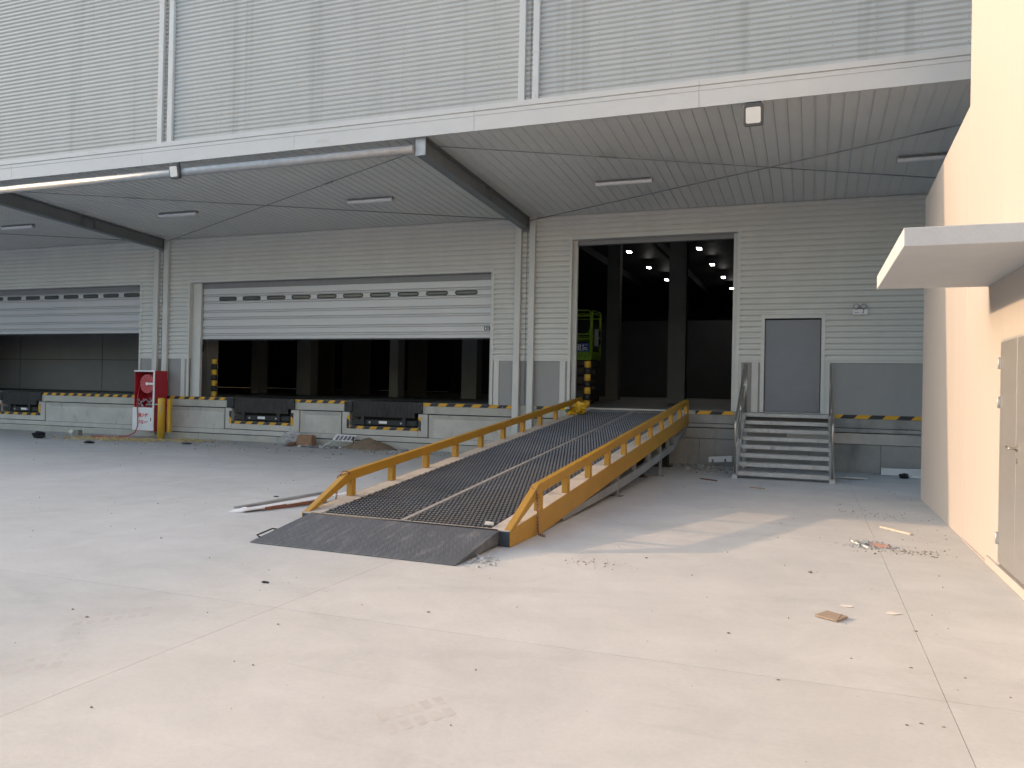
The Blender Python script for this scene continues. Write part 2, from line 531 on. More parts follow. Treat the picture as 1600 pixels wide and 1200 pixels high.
# ================================================================== WAREHOUSE
wh = thing('warehouse', 'long warehouse of pale corrugated cladding above a concrete loading dock', 'warehouse', (-6.7, 0, 0))
DOCK = 1.245
WX0, WX1 = -60.0, 9.0
PER = 0.128


def clad_profile(z0, z1):
    """(z, y) points of the corrugated sheet between two heights; crest towards the yard (negative y)."""
    if z1 > 7:
        base = [(0.0, -0.038), (0.044, -0.038), (0.056, -0.002), (0.072, 0.000), (0.088, 0.000)]
    else:
        base = [(0.0, -0.046), (0.024, -0.046), (0.028, -0.036), (0.040, -0.036), (0.044, -0.046), (0.062, -0.046), (0.070, 0.000), (0.090, 0.000)]
    pts = []
    k = math.floor(z0 / PER) - 1
    while k * PER < z1 + PER:
        for dz, y in base: pts.append((k * PER + dz, y))
        k += 1
    out = []
    for (za, ya), (zb, yb) in zip(pts, pts[1:]):
        for zc in (z0, z1):
            if za < zc <= zb: out.append((zc, ya + (yb - ya) * (zc - za) / (zb - za)))
        if z0 < zb < z1: out.append((zb, yb))
    return sorted(set(out))


def cladding(x0, x1, z0, z1, m, dy=0.0):
    p = clad_profile(z0, z1)
    b = MB()
    n = len(p)
    b.v = [(x0, y + dy, z) for z, y in p] + [(x1, y + dy, z) for z, y in p]
    for i in range(n - 1): b.face((i, n + i, n + i + 1, i + 1))
    return b.build('cladding_sheet', m, wh)


# openings (x0, x1, top)
D_L = (-28.80, -19.33, 4.64); D_M = (-17.39, -7.66, 4.65); BIG = (-5.54, -1.61, 5.36); PDR = (-0.99, 0.20, 3.36)
GIRT = 2.43
# low zone below the door heads, between openings
for x0, x1, z1 in ((-33.0, D_L[0], 4.64), (D_L[1], -18.44, 4.64), (-18.44, D_M[0], 4.64), (D_M[1], -6.75, 4.64), (-6.75, BIG[0], 4.64),
                   (BIG[1], PDR[0], 3.36), (PDR[1], 4.0, 3.36)):
    cladding(x0, x1, GIRT, z1, M_CLAD_LOW, 0)
cladding(BIG[1], 4.0, 3.36, 4.64, M_CLAD_LOW)
sheets = [-60, -48, -36, -33.0, -27.2, -24.0, -18.44, -14.6, -11.3, -8.8, -6.75, BIG[0], BIG[1], 0.9, 4.0, 9.0]
for i, (a, b_) in enumerate(zip(sheets, sheets[1:])):
    if a == BIG[0]:
        cladding(a, b_, 5.36, 6.06, M_CLAD_LOW, 0)
    else:
        cladding(a, b_, 4.64, 6.06, M_CLAD_LOW, 0.0015 * (i % 2))
up_sheets = [-60, -48, -36, -29.0, -23.85, -18.44, -14.9, -11.4, -7.95, -6.75, -3.2, 0.35, 3.9, 9.0]
for i, (a, b_) in enumerate(zip(up_sheets, up_sheets[1:])):
    cladding(a, b_, 6.06, 15.6, M_CLAD, 0.0018 * (i % 2))
# screw heads in upright rows on the sheet crests
b = MB()
for q in range(44):
    x = -29.6 + q * 0.88
    for k in range(int(6.8 / PER), int(14.5 / PER), 2):
        z = k * PER + 0.024
        b.hexa([(x - 0.009, -0.0385, z - 0.009), (x + 0.009, -0.0385, z - 0.009), (x + 0.009, -0.034, z - 0.009), (x - 0.009, -0.034, z - 0.009),
                (x - 0.009, -0.0385, z + 0.009), (x + 0.009, -0.0385, z + 0.009), (x + 0.009, -0.034, z + 0.009), (x - 0.009, -0.034, z + 0.009)])
o = b.build('screw_heads', M_CASE, wh)
o['kind'] = 'stuff'
# dado panels under the girt and the girt flashing
segs = [(-60, D_L[0]), (D_L[1], D_M[0]), (D_M[1], BIG[0]), (BIG[1], PDR[0]), (PDR[1], 9.0)]
for a, b_ in segs:
    MB().box(a, b_, -0.004, 0.05, DOCK, 2.39).build('dado_panel', M_DADO, wh)
    MB().prism([(-0.034, 2.372), (0.01, 2.372), (0.01, 2.452), (-0.02, 2.452), (-0.034, 2.432)], 'X', a, b_).build('girt_flashing', M_TRIM, wh)
# upright trims in the dado beside the openings
for x in (-17.62, D_M[1] + 0.16, BIG[0] - 0.20, BIG[1] + 0.05, PDR[0] - 0.2, PDR[1] + 0.12):
    MB().box(x - 0.07, x + 0.07, -0.022, -0.004, DOCK, 2.372).build('dado_trim', M_TRIM, wh)


def opening_trim(x0, x1, zt, zb=DOCK, w=0.07, jamb=0.22):
    b = MB().box(x0 - w, x0 - 0.001, -0.045, 0.02, zb, zt)
    b.box(x1 + 0.001, x1 + w, -0.045, 0.02, zb, zt)
    b.box(x0 - w, x1 + w, -0.045, 0.02, zt + 0.001, zt + w)
    b.build('opening_trim', M_TRIM, wh, 0.004)
    b = MB().box(x0 - 0.02, x0, 0.021, jamb, zb, zt)
    b.box(x1, x1 + 0.02, 0.021, jamb, zb, zt)
    b.box(x0 - 0.02, x1 + 0.02, 0.021, jamb, zt + 0.002, zt + 0.03)
    b.build('jamb', M_CASE if x0 == PDR[0] else M_TRIM, wh)


opening_trim(*D_L[:2], D_L[2]); opening_trim(*D_M[:2], D_M[2]); opening_trim(*BIG[:2], BIG[2], jamb=0.34); opening_trim(*PDR[:2], PDR[2], 1.25, 0.085, 0.09)
# inner cheek posts of the shutter openings (guide rails)
for x0, x1, zt in (D_L, D_M, BIG):
    w = 0.30 if zt < 5 else 0.10
    MB().box(x0, x0 + w, 0.10, 0.19, DOCK, zt).build('guide_rail', M_TRIM, wh, 0.004)
    MB().box(x1 - (0.08 if zt < 5 else 0.10), x1, 0.10, 0.19, DOCK, zt).build('guide_rail', M_TRIM, wh, 0.004)
    MB().box(x0 + w, x1 - 0.1, 0.17, 0.30, zt - (0.18 if zt < 5 else 0.11), zt).build('door_header', M_CASE, wh)


# ------------------------------------------------ roller doors, part of the warehouse: sections and windows as sub-parts
def roller_door(x0, x1, zb, zt, win_x0, n_win, pitch, sticker_x=None):
    Y = 0.20
    d = bpy.data.objects.new('roller_door', None); COL.objects.link(d)
    d.parent = wh; d.matrix_parent_inverse = parent_inverse(wh)
    d.location = (x0, Y, zb)
    bands = [0.165, 0.21, 0.27, 0.205, 0.27, 0.205, 0.27, 0.205]
    z = zb
    for k, h in enumerate(bands):
        h = min(h, zt - z)
        if h < 0.04: break
        # flat pan, then a groove, a rib and another groove at the top of the band
        pf = [(Y - 0.010, z), (Y - 0.018, z + 0.008), (Y - 0.018, z + h - 0.076), (Y - 0.010, z + h - 0.070), (Y + 0.020, z + h - 0.068), (Y + 0.020, z + h - 0.054),
              (Y - 0.012, z + h - 0.052), (Y - 0.016, z + h - 0.048), (Y - 0.016, z + h - 0.022), (Y - 0.012, z + h - 0.018), (Y + 0.020, z + h - 0.016), (Y + 0.020, z + h - 0.0015), (Y + 0.03, z + h - 0.0015), (Y + 0.03, z)]
        MB().prism(pf, 'X', x0, x1).build('section', M_DOOR, d)
        if k == 5:
            zw = z + (h - 0.076) / 2 + 0.004
            for i in range(n_win):
                xa = win_x0 + i * pitch
                if xa < x0 or xa + 0.64 > x1: continue
                window(xa, xa + 0.64, zw, 0.115, Y - 0.019, d)
        z += h
    b = MB().box(x0, x1, Y - 0.012, Y + 0.02, zb - 0.035, zb - 0.001)
    b.build('bottom_seal', M_RUBBER, d)
    if sticker_x is not None:
        zs = zb + 0.165 + 0.08
        b = MB().box(sticker_x - 0.085, sticker_x + 0.085, Y - 0.0205, Y - 0.0185, zs - 0.05, zs + 0.05)
        b.cur = 1
        b.box(sticker_x - 0.06, sticker_x - 0.02, Y - 0.0222, Y - 0.0208, zs - 0.03, zs + 0.03)
        for q in range(3): b.box(sticker_x, sticker_x + 0.065, Y - 0.0222, Y - 0.0208, zs - 0.032 + q * 0.025, zs - 0.022 + q * 0.025)
        b.build('rating_plate', [M_BLKPRINT, M_WHITE], d)


def pill(cx, cz, w, h, n=8):
    r = h / 2
    p = []
    for k in range(n + 1):
        a = -math.pi / 2 + math.pi * k / n
        p.append((cx + w / 2 - r + r * math.cos(a), cz + r * math.sin(a)))
    for k in range(n + 1):
        a = math.pi / 2 + math.pi * k / n
        p.append((cx - w / 2 + r + r * math.cos(a), cz + r * math.sin(a)))
    return p


def window(xa, xb, zc, h, y, parent):
    b = MB()
    o_, i_ = pill((xa + xb) / 2, zc, xb - xa, h), pill((xa + xb) / 2, zc, xb - xa - 0.055, h - 0.055)
    n = len(o_)
    for ring, yy in ((o_, y), (o_, y - 0.012), (i_, y - 0.012), (i_, y - 0.002)):
        b.v += [(p[0], yy, p[1]) for p in ring]
    for s in range(3):
        for k in range(n):
            j = (k + 1) % n
            b.face((s * n + k, s * n + j, (s + 1) * n + j, (s + 1) * n + k))
    b.cur = 1
    b.face(range(3 * n, 4 * n))
    return b.build('window', [M_GASKET, M_PANE], parent)


roller_door(D_M[0] + 0.31, D_M[1] - 0.02, 2.97, 4.63, -16.49, 10, 0.856, -7.86)
roller_door(D_L[0] + 0.31, D_L[1] - 0.02, 3.17, 4.62, -20.21 - 9 * 0.856, 10, 0.856)

# ------------------------------------------------ personnel door
pd = MB().box(PDR[0] + 0.015, PDR[1] - 0.015, 0.02, 0.06, 1.27, 3.33).build('personnel_door', M_PDOOR, wh, 0.003)
MB().box(PDR[1] - 0.045, PDR[1] - 0.03, 0.006, 0.02, 2.20, 2.30).build('door_handle', M_PDOOR, pd)
MB().box(PDR[0], PDR[1], -0.05, 0.05, 1.246, 1.262).build('door_sill', M_GALV, wh)

# ------------------------------------------------ dock wall
LEV = [(-25.28, -23.55), (-15.78, -13.72), (-11.80, -9.70)]        # pits for the dock levellers
PIT_Z = 0.60


def dock_run(x0, x1):
    """dock face between pits: top band, groove, ledge and formwork lines."""
    if x1 - x0 < 0.02: return
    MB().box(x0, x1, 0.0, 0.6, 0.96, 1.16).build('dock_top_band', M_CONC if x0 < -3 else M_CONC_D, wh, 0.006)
    MB().box(x0, x1, 0.0, 0.6, 1.162, DOCK - 0.002).build('dock_nosing', M_CONC, wh)


edges = [(-60, LEV[0][0]), (LEV[0][1], LEV[1][0]), (LEV[1][1], LEV[2][0]), (LEV[2][1], -2.7), (-2.695, 9.0)]
for a, b_ in edges: dock_run(a, b_)
# footing wall, in formwork lifts with recessed joints
x = -60.0
xs_ = [-60, -48, -36, -30, -27.3, -25.4, -23.0, -21.1, -19.0, -17.0, -15.1, -13.2, -11.0, -9.0, -7.0, -5.0]
for a, b_ in zip(xs_, xs_[1:]):
    MB().box(a + 0.003, b_ - 0.003, 0.008 + rnd.uniform(0, 0.006), 0.6, -0.02, 0.17 + rnd.uniform(-0.01, 0.01)).build('concrete_block', M_CONC, wh)
    MB().box(a + 0.003, b_ - 0.003, 0.012 + rnd.uniform(0, 0.006), 0.6, 0.19, 0.318).build('concrete_block', M_CONC_L, wh)
MB().box(-60, -5, 0.03, 0.62, -0.03, 0.319).build('joint_backing', M_DARK, wh)
# raised frames round each pit and recessed bays between them
frames = [(a - 0.24, b_ + 0.28) for a, b_ in LEV]
for (fa, fb), (a, b_) in zip(frames, LEV):
    b = MB()
    b.box(fa, a, -0.012, 0.6, 0.335, 0.945)
    b.box(b_, fb, -0.012, 0.6, 0.335, 0.945)
    b.box(a, b_, -0.012, 0.6, 0.335, PIT_Z - 0.03)
    b.build('pit_frame', M_CONC_L, wh, 0.012)
    MB().box(a, b_, 0.5, 0.62, PIT_Z - 0.03, DOCK).build('pit_back', M_DARK, wh)
bays = [(-60, frames[0][0]), (frames[0][1], frames[1][0]), (frames[1][1], frames[2][0]), (frames[2][1], -5.0)]
for a, b_ in bays:
    a += 0.03; b_ -= 0.03
    e = 0.11
    # bevelled recess: outer rim at y=.005, inner panel at y=.055
    z0, z1 = 0.325, 0.935
    b = MB()
    o_ = [(a, 0.004, z0), (b_, 0.004, z0), (b_, 0.004, z1), (a, 0.004, z1)]
    i_ = [(a + e, 0.06, z0 + 0.002), (b_ - e, 0.06, z0 + 0.002), (b_ - e, 0.06, z1 - e), (a + e, 0.06, z1 - e)]
    b.v = o_ + i_
    for k in range(4):
        j = (k + 1) % 4
        b.face((k, j, 4 + j, 4 + k))
    b.face((4, 5, 6, 7))
    b.build('recessed_bay', M_CONC_L, wh)
    MB().box(a - 0.03, b_ + 0.03, 0.07, 0.62, 0.32, 0.955).build('joint_backing', M_DARK, wh)
# right-hand length, behind ramp and stairs: band, ledge plate and plain wall
for a, b_ in ((-4.97, -2.4), (-2.395, 0.0), (0.005, 1.43), (1.435, 3.2), (3.205, 9.0)):
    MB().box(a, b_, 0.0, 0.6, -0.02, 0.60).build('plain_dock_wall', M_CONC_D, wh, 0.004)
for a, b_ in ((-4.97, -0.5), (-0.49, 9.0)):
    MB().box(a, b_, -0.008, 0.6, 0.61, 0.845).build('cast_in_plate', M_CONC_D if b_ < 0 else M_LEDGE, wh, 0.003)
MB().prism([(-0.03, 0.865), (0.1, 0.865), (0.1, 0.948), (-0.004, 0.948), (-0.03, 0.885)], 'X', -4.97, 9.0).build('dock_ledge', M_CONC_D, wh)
# hazard tape along the dock nosing
for a, b_, mm in ((-23.5, -19.15, stripes('tape_fine', 0.375, -1.0)), (-18.9, -15.82, stripes('tape_fine', 0.375, -1.0)), (-13.68, -11.84, stripes('tape_fine', 0.375, -1.0)),
                  (-9.66, -7.05, stripes('tape_medium', 0.48, -1.0)), (-6.40, -5.30, stripes('tape_medium', 0.48, -1.0)), (-2.50, -1.64, stripes('tape_wide', 0.56, -1.0)), (0.50, 6.0, stripes('tape_wide', 0.56, -1.0))):
    MB().box(a, b_, -0.008, -0.001, 1.163, DOCK).build('hazard_tape', mm, wh)

# ------------------------------------------------ inside of the warehouse
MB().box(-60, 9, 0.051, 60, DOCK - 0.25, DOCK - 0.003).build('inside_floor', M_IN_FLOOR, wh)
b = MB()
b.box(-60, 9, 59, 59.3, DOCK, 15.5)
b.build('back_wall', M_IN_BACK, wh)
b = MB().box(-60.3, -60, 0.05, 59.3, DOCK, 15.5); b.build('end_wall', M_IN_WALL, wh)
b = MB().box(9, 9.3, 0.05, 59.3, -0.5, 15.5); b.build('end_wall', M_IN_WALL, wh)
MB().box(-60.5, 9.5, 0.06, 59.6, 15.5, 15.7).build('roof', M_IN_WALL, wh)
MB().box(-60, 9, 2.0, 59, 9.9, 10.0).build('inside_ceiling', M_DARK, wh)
# liner on the back of the front wall so that no daylight leaks between sheets
for a, b_, z0, z1 in ((-60, 9, 5.45, 15.5), (-60, D_L[0] - .02, DOCK, 5.44), (D_L[0] - .02, D_M[1] + .02, 4.72, 5.44), (D_L[1] + .02, D_M[0] - .02, DOCK, 4.71), (D_M[1] + .02, BIG[0] - .02, DOCK, 5.44),
                      (BIG[1] + .02, 9, 3.46, 5.44), (BIG[1] + .02, PDR[0] - .03, DOCK, 3.45), (PDR[1] + .03, 9, DOCK, 3.45)):
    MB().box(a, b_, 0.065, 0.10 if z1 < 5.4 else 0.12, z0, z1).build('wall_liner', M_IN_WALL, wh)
for x0, x1, y0, m in ((-5.02, -4.38, 11, M_IN_COL), (-9.12, -8.53, 18, M_IN_COL), (-20.8, -20.1, 10, M_IN_COL), (-16.25, -15.85, 10, M_IN_COL), (-13.0, -12.35, 10, M_IN_COL), (-23.2, -22.75, 10, M_IN_COL)):
    MB().box(x0, x1, y0, y0 + 0.55, DOCK, 9.9).build('inside_column', m, wh)
MB().box(-18.2, -17.63, 1.0, 1.5, DOCK, 6).build('inside_column', M_IN_COL, wh)
MB().box(-18.0, -17.77, 0.985, 0.999, 2.62, 2.86).build('hydrant_notice', M_BLKPRINT, wh)
for a, b_ in ((-40, -32.5), (-32.47, -28.37), (-28.34, -24.2), (-24.17, -21.2)):
    for z0, z1 in ((DOCK + 0.06, 2.42), (2.44, 3.6), (3.62, 6)):
        MB().box(a, b_, 3.0, 3.12, z0, z1).build('inside_panel', M_IN_PANEL, wh)
MB().box(-40, -21.2, 3.01, 3.14, DOCK, 6).build('inside_panel_core', M_DARK, wh)
for a, b_ in ((-21.1, -19.6), (-17.55, -16.6), (-22.5, -21.6)):
    MB().box(a, b_, 14.0, 14.1, DOCK, 5.5).build('inside_board', M_IN_BROWN, wh)
MB().box(-30, 9, 45.0, 45.2, DOCK, 7.4).build('inside_partition', M_IN_BACK, wh)
for x in (-12.0, -7.8, -3.5, 0.5):
    MB().box(x - 0.1, x + 0.1, 2.5, 59, 9.45, 9.89).build('ceiling_beam', M_DARK, wh)

# ================================================================== CANOPY
cn = thing('canopy', 'wide steel canopy with pale ribbed soffit running above the loading doors', 'canopy', (-6.7, -3, 6))
SL = 0.047                                       # rise per metre towards the yard


def soff_z(y): return 5.97 - SL * y


PW = 0.2088
y0, y1 = -0.035, -5.86
b = MB()
t = 0.03
w = PW - 0.006
b.hexa([(0, y1, soff_z(y1)), (w, y1, soff_z(y1)), (w, y0, soff_z(y0)), (0, y0, soff_z(y0)),
        (0, y1, soff_z(y1) + t), (w, y1, soff_z(y1) + t), (w, y0, soff_z(y0) + t), (0, y0, soff_z(y0) + t)])
r_ = 0.012
b.hexa([(w - 0.016, y1, soff_z(y1) - r_), (w, y1, soff_z(y1) - r_), (w, -0.002, soff_z(0) - r_), (w - 0.016, -0.002, soff_z(0) - r_),
        (w - 0.016, y1, soff_z(y1) - 0.0005), (w, y1, soff_z(y1) - 0.0005), (w, -0.002, soff_z(0) - 0.0005), (w - 0.016, -0.002, soff_z(0) - 0.0005)])
first = None
for i in range(172):
    x = -30.9 + i * PW
    if first is None:
        first = b.build('soffit_panel', M_SOFFIT, cn)
        pinv = first.matrix_parent_inverse.copy()
        first.location = (x, 0, 0)
    else:
        c = first.copy(); COL.objects.link(c); c.location = (x, 0, 0)
MB().box(-60, 5.2, -0.034, -0.003, soff_z(0) + 0.012, soff_z(0) + 0.035).build('soffit_gap_shade', M_DARK, cn)  # dark strip standing in for the shaded gap between soffit and wall
b = MB().hexa([(-60, -5.93, soff_z(-5.93) + 0.04), (5.2, -5.93, soff_z(-5.93) + 0.04), (5.2, -0.03, soff_z(0) + 0.04), (-60, -0.03, soff_z(0) + 0.04),
               (-60, -5.93, soff_z(-5.93) + 0.33), (5.2, -5.93, soff_z(-5.93) + 0.33), (5.2, -0.03, soff_z(0) + 0.33), (-60, -0.03, soff_z(0) + 0.33)])
b.build('roof_deck', M_SOFFIT, cn)
fj = [-60, -48, -36, -28.5, -24.7, -20.9, -17.1, -13.25, -9.43, -5.64, -1.74, 2.1, 5.2]
for a, b_ in zip(fj, fj[1:]):
    b = MB().prism([(-5.93, 6.20), (-5.96, 6.20), (-5.96, 6.452), (-5.955, 6.456), (-5.955, 6.464), (-5.965, 6.468), (-5.965, 6.530), (-5.952, 6.534), (-5.952, 6.545), (-5.975, 6.549),
                    (-5.975, 6.640), (-5.93, 6.652)], 'X', a + 0.003, b_ - 0.003)
    b.build('fascia_panel', M_FASCIA, cn)
BEAMS = (-30.1, -18.40, -6.74, 4.92)
for xb in BEAMS:
    ya, yb = -0.07, -5.84
    zt0, zt1 = soff_z(ya) - 0.014, soff_z(yb) - 0.014
    zb0, zb1 = 5.66, 5.90
    b = MB()
    tw, fwid, ft = 0.012, 0.20, 0.016
    def sweep(xl, xr, z00, z01, z10, z11):
        b.hexa([(xl, yb, z10), (xr, yb, z10), (xr, ya, z00), (xl, ya, z00), (xl, yb, z11), (xr, yb, z11), (xr, ya, z01), (xl, ya, z01)])
    sweep(xb - fwid / 2, xb + fwid / 2, zb0, zb0 + ft, zb1, zb1 + ft)
    sweep(xb - fwid / 2, xb + fwid / 2, zt0 - ft, zt0, zt1 - ft, zt1)
    sweep(xb - tw / 2, xb + tw / 2, zb0 + ft, zt0 - ft, zb1 + ft, zt1 - ft)
    bm = b.build('beam', M_STEEL_GREY, cn)
    for ys in (-2.6, -3.0):
        f_ = (ys - ya) / (yb - ya)
        MB().box(xb - 0.09, xb + 0.09, ys - 0.005, ys + 0.005, zb0 + (zb1 - zb0) * f_ + ft, soff_z(ys) - 0.014 - ft).build('stiffener', M_STEEL_GREY, bm)
    MB().box(xb - 0.10, xb + 0.10, -5.865, -5.842, 5.89, 6.235).build('end_plate', M_GALV, bm)
    MB().box(xb - 0.11, xb + 0.11, -0.068, -0.030, 5.62, 5.99).build('wall_plate', M_STEEL_GREY, bm)
    for xx in (-0.06, 0.06):
        MB().tube([(xb + xx, -0.085, 5.72), (xb + xx, -0.066, 5.72)], 0.014, 6).build('bolt', M_GALV, bm)
for a, b_ in ((-30.0, -18.51), (-18.29, -6.86)):
    MB().tube([(a, -5.88, 6.005), (b_, -5.88, 6.005)], 0.083, 20).build('strut_tube', M_GALV, cn)
for a, b_ in zip(BEAMS, BEAMS[1:]):
    for p, q in (((a + 0.12, -5.55), (b_ - 0.12, -0.2)), ((a + 0.12, -0.2), (b_ - 0.12, -5.55))):
        zz = 0.09 if p[1] < -1 else 0.12
        A, B = Vector((p[0], p[1], soff_z(p[1]) - zz)), Vector((q[0], q[1], soff_z(q[1]) - zz))
        rod = MB().tube([A, B], 0.011, 6)
        ro = rod.build('brace_rod', M_CHORD, cn)
        C_ = A.lerp(B, 0.26 if p[1] < -1 else 0.74)
        d_ = (B - A).normalized()
        tb = MB()
        s_ = d_.cross(Vector((0, 0, 1))).normalized() * 0.022
        tb.tube([C_ - d_ * 0.2, C_ - d_ * 0.15 + s_, C_ + d_ * 0.15 + s_, C_ + d_ * 0.2], 0.009, 6)
        tb.tube([C_ - d_ * 0.2, C_ - d_ * 0.15 - s_, C_ + d_ * 0.15 - s_, C_ + d_ * 0.2], 0.009, 6)
        tb.build('turnbuckle', M_CASE, ro)

# ------------------------------------------------ downpipes (each its own thing)
def downpipe(x0, x1, bottom, label, kink=None):
    t_ = thing('downpipe', label, 'downpipe', ((x0 + x1) / 2, -0.1, 0), group='downpipes on the warehouse wall')
    ya, yb = -0.135, -0.034
    if kink:
        b = MB().box(x0, x1, ya, yb, kink[0], 15.5)
        dx = kink[1]
        b.hexa([(x0 + dx, ya, kink[0] - 0.3), (x1 + dx, ya, kink[0] - 0.3), (x1 + dx, yb, kink[0] - 0.3), (x0 + dx, yb, kink[0] - 0.3),
                (x0, ya, kink[0] - 0.001), (x1, ya, kink[0] - 0.001), (x1, yb, kink[0] - 0.001), (x0, yb, kink[0] - 0.001)])
        b.box(x0 + dx, x1 + dx, ya, yb, bottom, kink[0] - 0.301)
    else:
        b = MB().box(x0, x1, ya, yb, bottom, 15.5)
    b.build('pipe', M_PIPE, t_, 0.012, seg=2)
    for z in (3.9, 7.0, 8.55, 10.1, 11.7, 13.2, 14.7):
        MB().box(x0 - 0.012, x1 + 0.012, ya - 0.006, yb + 0.004, z, z + 0.035).build('bracket', M_TRIM, t_)
    for z in (4.9, 7.75, 9.3, 12.4):
        MB().box(x0 - 0.005, x1 + 0.005, ya - 0.004, yb + 0.002, z, z + 0.012).build('pipe_joint', M_TRIM, t_)


downpipe(-18.72, -18.54, 0.05, 'left pipe of the pair above the red fire hose cabinet')
downpipe(-18.34, -18.16, 0.05, 'right pipe of the pair above the fire hose cabinet, kinked near its foot', kink=(1.75, -0.12))
downpipe(-7.02, -6.85, 0.0, 'left pipe of the pair between shuttered door and tall open doorway')
downpipe(-6.64, -6.48, 0.0, 'right pipe of the pair, the one nearer the tall open doorway')
MB().tube([(-6.72, -0.045, 1.25), (-6.72, -0.045, 15.4)], 0.008, 6).build('earth_cable', M_CASE, wh)
MB().tube([(-18.44, -0.045, 1.25), (-18.44, -0.045, 15.4)], 0.008, 6).build('earth_cable', M_CASE, wh)


# ------------------------------------------------ floodlights and batten lights under the canopy
def floodlight(x, z, w, h, label, tilt):
    t_ = thing('floodlight', label, 'floodlight', (x, -5.98, z), group='floodlights on the canopy edge')
    t_.rotation_euler = (tilt, 0, 0)
    P = pill_rect(w, h, 0.05)
    b = MB().prism(P, 'Y', -0.055, 0.03)
    b.build('case', M_LCASE, t_, 0.01, loc=(0, 0, 0))
    b = MB().prism(pill_rect(w * 0.74, h * 0.70, 0.03, dz=-h * 0.015), 'Y', -0.062, -0.054)
    b.build('lens', M_LENS, t_, loc=(0, 0, 0))
    b = MB().tube([(-w * 0.36, 0.0, h * 0.30), (-w * 0.36, 0.05, h * 0.56), (w * 0.36, 0.05, h * 0.56), (w * 0.36, 0.0, h * 0.30)], 0.012, 6)
    b.build('bracket', M_DARK, t_, loc=(0, 0, 0))
    b = MB()
    for k in range(6): b.box(-w * 0.4 + k * w * 0.15, -w * 0.4 + k * w * 0.15 + 0.01, 0.031, 0.06, -h * 0.35, h * 0.35)
    b.build('cooling_fins', M_CASE, t_, loc=(0, 0, 0))


def pill_rect(w, h, r, n=4, dz=0.0):
    p = []
    for cx, cz, a0 in ((w / 2 - r, -h / 2 + r, -90), (w / 2 - r, h / 2 - r, 0), (-w / 2 + r, h / 2 - r, 90), (-w / 2 + r, -h / 2 + r, 180)):
        for k in range(n + 1):
            a = math.radians(a0 + 90 * k / n)
            p.append((cx + r * math.cos(a), dz + cz + r * math.sin(a)))
    return p


floodlight(-12.32, 6.0, 0.25, 0.30, 'smaller looking floodlight hung in front of the round galvanised tube', math.radians(10))
floodlight(-0.90, 5.985, 0.30, 0.34, 'square floodlight under the canopy edge above the tall open doorway', math.radians(16))


def batten(xa, xb, y, label):
    zc = soff_z(y)
    t_ = thing('batten_light', label, 'batten light', ((xa + xb) / 2, y, zc), group='batten lights under the canopy')
    MB().box(xa, xb, y - 0.05, y + 0.05, zc - 0.052, zc - 0.016).build('body', M_CASE, t_)
    b = MB().prism([(y - 0.055, zc - 0.053), (y - 0.045, zc - 0.095), (y - 0.02, zc - 0.112), (y + 0.02, zc - 0.112), (y + 0.045, zc - 0.095), (y + 0.055, zc - 0.053)], 'X', xa + 0.02, xb - 0.02)
    b.build('diffuser', M_WHITE, t_)
    for xx in (xa, xb - 0.02):
        MB().box(xx, xx + 0.02, y - 0.057, y + 0.057, zc - 0.114, zc - 0.02).build('end_cap', M_TRIM, t_)
    for k in range(4):
        xx = xa + 0.12 + k * (xb - xa - 0.24) / 3
        MB().box(xx - 0.02, xx + 0.02, y - 0.061, y + 0.061, zc - 0.066, zc - 0.044).build('clip', M_GALV, t_)


batten(-22.02, -20.77, -2.52, 'batten light on the soffit above the left roller door')
batten(-16.10, -14.86, -2.58, 'batten light nearest the left canopy beam, right of that beam')
batten(-10.38, -9.16, -2.55, 'batten light left of the near canopy beam, above the middle roller door')
batten(-4.33, -3.12, -2.50, 'batten light on the soffit above the tall open doorway')
batten(1.42, 2.64, -2.60, 'batten light partly hidden behind the sunlit side building')

# ------------------------------------------------ lights inside the tall doorway
for k, (x, y) in enumerate(((-9.6, 24.8), (-9.6, 30.6), (-9.45, 36.2), (-5.75, 24.7), (-5.7, 30.3), (-5.6, 35.8), (-5.6, 41.8))):
    lab = ('lit ceiling lamp inside the warehouse, %s of the row left of the grey column' % ('nearest', 'middle', 'farthest')[k]) if k < 3 else \
          ('lit ceiling lamp inside the warehouse, %s of the row right of the grey column' % ('nearest', 'second nearest', 'third nearest', 'farthest')[k - 3])
    t_ = thing('ceiling_lamp', lab, 'ceiling lamp', (x, y, 9.42), group='lit ceiling lamps inside the warehouse')
    MB().box(x - 0.10, x + 0.10, y - 0.22, y + 0.22, 9.42, 9.46).build('lens', M_LAMP, t_)
    MB().box(x - 0.13, x + 0.13, y - 0.25, y + 0.25, 9.465, 9.54).build('housing', M_CASE, t_)

# ------------------------------------------------ twin emergency light
t_ = thing('emergency_light', 'white twin-head emergency light on the cladding right of the grey door', 'emergency light', (0.97, -0.03, 3.42))
MB().box(0.83, 1.12, -0.085, -0.028, 3.42, 3.545).build('case', M_WHITE, t_, 0.006)
b = MB()
b.box(0.875, 0.905, -0.0885, -0.0855, 3.452, 3.468)
b.box(0.925, 0.955, -0.0885, -0.0855, 3.455, 3.467)
b.box(1.035, 1.048, -0.0885, -0.0855, 3.445, 3.535)
b.box(1.00, 1.024, -0.0885, -0.0855, 3.45, 3.462)
b.build('marking', M_BLKPRINT, t_)
for x in (0.905, 1.055):
    h_ = MB().tube([(x, -0.03, 3.575), (x - 0.01, -0.09, 3.59), (x - 0.015, -0.13, 3.592)], [0.035, 0.06, 0.062], 12)
    hd = h_.build('lamp_head', M_CASE, t_)
    MB().tube([(x - 0.015, -0.131, 3.592), (x - 0.016, -0.14, 3.593)], [0.054, 0.035], 12).build('reflector', M_GALV, hd)
    MB().tube([(x, -0.05, 3.545), (x, -0.05, 3.575)], 0.014, 8).build('lamp_stem', M_WHITE, t_)


